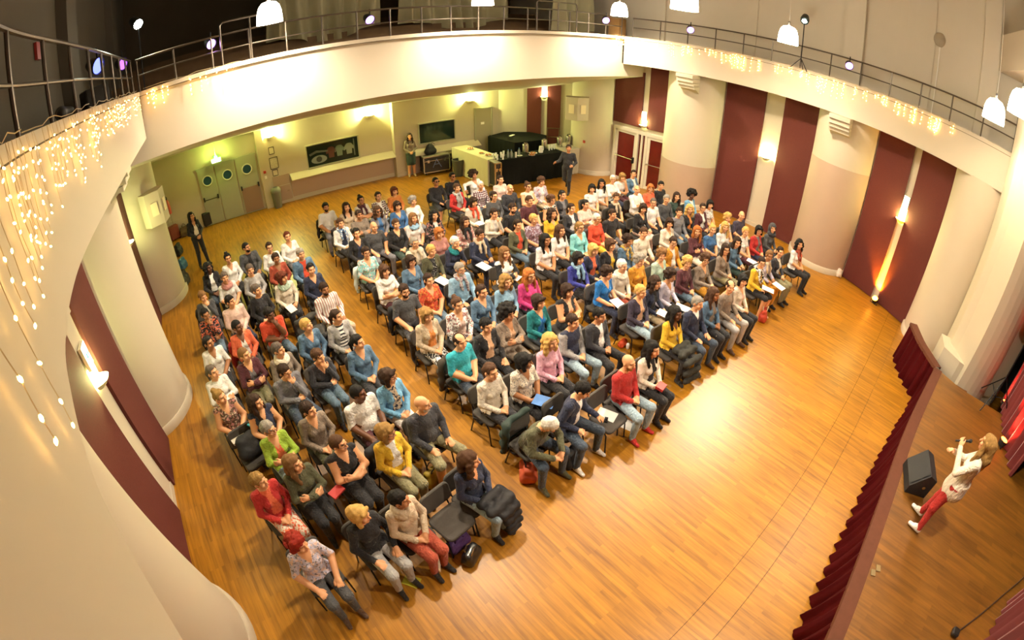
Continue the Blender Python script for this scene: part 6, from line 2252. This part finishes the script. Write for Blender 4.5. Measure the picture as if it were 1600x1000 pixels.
for i, (px, py, r, lb) in enumerate(((735, 232, 0.16, 'tray of pastries nearest the wall on the cream buffet'), (752, 239, 0.1, 'small tray of biscuits in the middle of the cream buffet'), (763, 242, 0.15, 'tray of pastries at the corner of the cream buffet'), (812, 243, 0.1, 'white plate beside the leftmost urn'), (833, 239, 0.15, 'plate of pastries in the middle of the black buffet'), (831, 242, 0.12, 'plate of pastries at the front of the black buffet'), (894, 224, 0.14, 'white plate on the side table'))):
    g = at_z(px, py, 1.02)
    t = thing('serving_plate', lb, 'plate', (g.x, g.y, 1.005 if i < 6 else 1.025), 0.3 * i)
    MB().lathe([(0.0, 0.0), (r * 0.6, 0.0), (r, 0.015), (r, 0.02), (r * 0.6, 0.008), (0.0, 0.008)], PAPER, 20).build('plate', t, True)
    if i not in (3, 6):
        for k in range(6):
            a = k * 1.05
            MB().lathe([(0.0, 0.0), (0.03, 0.002), (0.034, 0.02), (0.02, 0.034), (0.0, 0.036)], FOOD, 9, c=(r * 0.55 * math.cos(a), r * 0.55 * math.sin(a), 0.01)).build('pastry', t, True)

# ================================================================== GALLERY THINGS
DRAPE = mat('grey_green_drape', '#b3ae8c', 0.9, var=0.12, vscale=3)
def drape(x0, x1, y, z0, z1, label, sag=0.3):
    n = int((x1 - x0) / 0.05)
    rows = []
    for z in np.linspace(z1, z0, 8):
        u = (z1 - z) / (z1 - z0)
        row = []
        for i in range(n):
            s = i / (n - 1)
            x = x0 + (x1 - x0) * s + 0.12 * u * math.sin(s * 7 + z)
            yy = y + (0.10 + 0.12 * u) * math.sin(i * 0.55 + 1.3 * math.sin(i * 0.13) + u) - 0.35 * u
            zz = z - (sag * math.sin(PI * s) * u if u > 0.6 else 0) + 0.12 * math.sin(s * 9) * u
            row.append((x, yy, zz))
        rows.append(row)
    return tag(MB().strip(rows, DRAPE).build('dust_drape', None, True), label, 'drape', 'grey dust drapes hung in the gallery')


drape(2.6, 6.1, 14.2, 5.95, 9.0, 'grey-green dust drape left of the middle violet lamp')
drape(6.75, 11.0, 14.2, 5.95, 9.0, 'wide grey-green dust drape right of the middle violet lamp')
drape(11.6, 13.3, 12.5, 5.6, 9.0, 'narrow grey-green drape at the right end of the gallery')
g = at_d(703, 42, 13.0)
tag(MB().box((0, 0, 0), (0.3, 0.25, 0.15), mat('blue_carton', '#3c5878', 0.6, var=0.3, vscale=20)).build('carton', None, loc=(6.98, 10.9, 5.5), rz=0.1), 'small blue carton on the gallery behind the rail', 'box')
tag(MB().box((0, 0, 0), (0.5, 0.4, 0.9), mat('tan_carton', '#a07a48', 0.8, var=0.1)).build('carton', None, loc=(13.1, 10.75, 5.75), rz=0.2), 'tall tan carton at the right end of the gallery', 'box')
g = at_d(1460, 56, 13.2)
t = thing('wall_fitting', 'dull round fitting with a white conduit on the upper right wall', 'wall fitting', (rwx(0.45) - 0.02, 0.45, g.z), -PI / 2)
MB().lathe([(0.0, 0.1), (0.12, 0.08), (0.2, 0.0)], mat('opal_dull', '#a79d88', 0.3), 20, M=Matrix.Rotation(PI / 2, 4, 'X')).build('dome', t, True)
MB().box((0, -0.01, -1.25), (0.03, 0.02, 2.1), PAPER).build('conduit', t)
g = at_d(67, 78, 5.0)
tag(MB().box((0, 0, 0), (0.05, 0.2, 0.26), mat('alarm_red', '#a8322a', 0.5)).build('alarm_box', None, loc=(lwx(7.3) + 0.03, 7.3, 6.75)), 'red alarm box on the upper left wall', 'alarm')
t = thing('stage_speaker', 'dark loudspeaker cabinet on the left balcony behind the rail', 'loudspeaker', (-1.5, 8.2, 5.2), 0.5)
MB().rbox((0, 0, 0.35), (0.45, 0.4, 0.7), 0.04, mat('cabinet_dark', '#2a2724', 0.7)).build('cabinet', t, True)
t = blob('coiled_cable', [((0, 0, 0.05), (0.1, 0.05, 0.06), 0.05, 0.04), ((0.1, 0.05, 0.06), (0.2, -0.02, 0.05), 0.04, 0.03)], BLACKPLASTIC, 'black cable bundle lying on the near left parapet', 'cable', (-1.12, 4.3, TOP), 1.4, 0.012)

# ================================================================== STAGE THINGS
g = at_z(1425, 752, SZ)
t = thing('stage_monitor', 'black wedge stage monitor at the stage edge beside the speaker', 'loudspeaker', (6.0, -1.68, SZ + 0.006), math.radians(200))
MB().add([(-0.27, -0.2, 0), (0.27, -0.2, 0), (0.27, 0.2, 0), (-0.27, 0.2, 0), (-0.27, -0.2, 0.14), (0.27, -0.2, 0.14), (0.27, 0.04, 0.42), (-0.27, 0.04, 0.42), (-0.27, 0.2, 0.36), (0.27, 0.2, 0.36)],
         [(3, 2, 1, 0), (0, 1, 5, 4), (4, 5, 6, 7), (7, 6, 9, 8), (2, 3, 8, 9), (0, 4, 7, 8, 3), (1, 2, 9, 6, 5)], mat('monitor_paint', '#1c1c1e', 0.6, bump=0.2, bscale=90)).build('cabinet', t)
MB().add([(-0.24, -0.19, 0.16), (0.24, -0.19, 0.16), (0.24, 0.03, 0.415), (-0.24, 0.03, 0.415)], [(0, 1, 2, 3)], mat('monitor_grille', '#2c2c2e', 0.5, 0.5, bump=0.6, bscale=160), Matrix.Translation((0, -0.012, 0.008))).build('grille', t)
MB().lathe([(0.0, 0.005), (0.03, 0.0)], STEEL, 10, M=Matrix.Translation((0.275, 0.06, 0.18)) @ Matrix.Rotation(PI / 2, 4, 'Y')).build('socket', t)

CURT = mat('red_stage_curtain', '#6a0d0c', 0.75, var=0.2, vscale=3, sheen=0.5)
def curtain(path, label, z0, z1, m, pitch=0.22, amp=0.09, name='stage_curtain'):
    path = bez(path, 10)
    L = [0.0]
    for a, b in zip(path, path[1:]):
        L.append(L[-1] + (b - a).length)
    n = int(L[-1] / 0.03)
    base = [Vector((float(np.interp(s, L, [q.x for q in path])), float(np.interp(s, L, [q.y for q in path])), 0)) for s in np.linspace(0, L[-1], n)]
    rows = []
    for z, k in ((z1, 0.7), ((z0 + z1) / 2, 0.9), (z0, 1.0)):
        row = []
        for i, p in enumerate(base):
            a, b = base[max(i - 1, 0)], base[min(i + 1, n - 1)]
            tt = (b - a).normalized()
            nn = Vector((-tt.y, tt.x, 0))
            q = p + nn * amp * k * math.sin(i * 0.03 * 2 * PI / pitch + 0.6 * math.sin(i * 0.05))
            row.append((q.x, q.y, z))
        rows.append(row)
    return tag(MB().strip(rows, m).build(name, None, True), label, 'curtain')


curtain([(10.2, -3.6, 0), (9.2, -3.6, 0), (8.4, -3.72, 0), (7.75, -3.9, 0)], 'red pleated stage curtain behind the speaker, right half', SZ + 0.01, 7.0, CURT)
curtain([(5.2, -4.35, 0), (4.5, -4.05, 0), (3.8, -3.9, 0), (2.6, -3.95, 0), (0.5, -4.0, 0)], 'red pleated stage curtain at the bottom right corner', SZ + 0.01, 7.0, CURT)
curtain([(11.3, -5.2, 0), (9.0, -5.3, 0), (6.0, -5.4, 0), (2.0, -5.4, 0)], 'black backdrop curtain at the rear of the stage', SZ + 0.01, 7.0, mat('black_backdrop', '#121011', 0.95), 0.3, 0.06)
for px, py, lb in ((1570, 631, 'small red LED uplight at the curtain foot, further from the viewer'), (1567, 690, 'small red LED uplight at the curtain foot, nearer the viewer')):
    g = at_z(px, py, SZ + 0.1)
    t = thing('floor_uplight', lb, 'stage light', (g.x, g.y, SZ), 0.0, 'red LED uplights on the stage')
    MB().lathe([(0.0, 0.02), (0.08, 0.02), (0.1, 0.12), (0.1, 0.16)], BLACKPLASTIC, 16).build('lamp_can', t, True)
    MB().lathe([(0.0, 0.15), (0.09, 0.15)], emit('red_led', '#ff4a1a', 20.0), 16).build('led_lens', t)
    MB().tube([(-0.11, 0.0, 0.1), (-0.12, 0.0, 0.01), (0.12, 0.0, 0.01), (0.11, 0.0, 0.1)], 0.012, BLACKMETAL).build('yoke', t)
    light('red_beam', 'SPOT', (g.x, g.y, SZ + 0.2), 170, (1.0, 0.04, 0.02), None, 0.05, (g.x + 0.25, g.y - 0.55, 3.2), 80, 0.7)
g = at_z(1548, 612, SZ)
t = thing('speaker_stand', 'black tripod speaker stand at the side of the stage', 'stand', (9.55, -3.15, SZ))
MB().tube([(0, 0, 0.1), (0, 0, 2.0)], 0.018, BLACKMETAL).build('pole', t, True)
for k in range(3):
    an = 2 * PI * k / 3 + 0.5
    MB().tube([(0, 0, 0.75), (0.55 * math.cos(an), 0.55 * math.sin(an), 0.02)], 0.013, BLACKMETAL).build('leg', t, True)
    MB().tube([(0, 0, 0.25), (0.3 * math.cos(an), 0.3 * math.sin(an), 0.36)], 0.009, BLACKMETAL).build('brace', t, True)
t = thing('stage_speaker', 'black loudspeaker on the tripod stand at the side of the stage', 'loudspeaker', (9.55, -3.15, SZ + 2.0), 2.6)
MB().rbox((0, 0, 0.33), (0.38, 0.36, 0.66), 0.04, mat('cabinet_black', '#141415', 0.6)).build('cabinet', t, True)
MB().box((0, -0.185, 0.33), (0.32, 0.012, 0.58), mat('monitor_grille', '#2c2c2e', 0.5, 0.5)).build('grille', t)
g = at_z(1490, 990, SZ)
tag(MB().rbox((g.x, g.y, SZ + 0.04), (0.13, 0.13, 0.07), 0.03, BLACKPLASTIC).build('floor_socket_box', None, True), 'small black cable box on the stage floor at the lower right', 'cable box')
pts = [at_z(x, y, SZ + 0.012) for x, y in ((1495, 988), (1530, 962), (1565, 932), (1600, 902))]
tag(MB().tube(pts, 0.012, mat('dark_cable', '#3a2416', 0.7), 6).build('stage_cable', None, True), 'dark cable running across the lower right of the stage', 'cable')
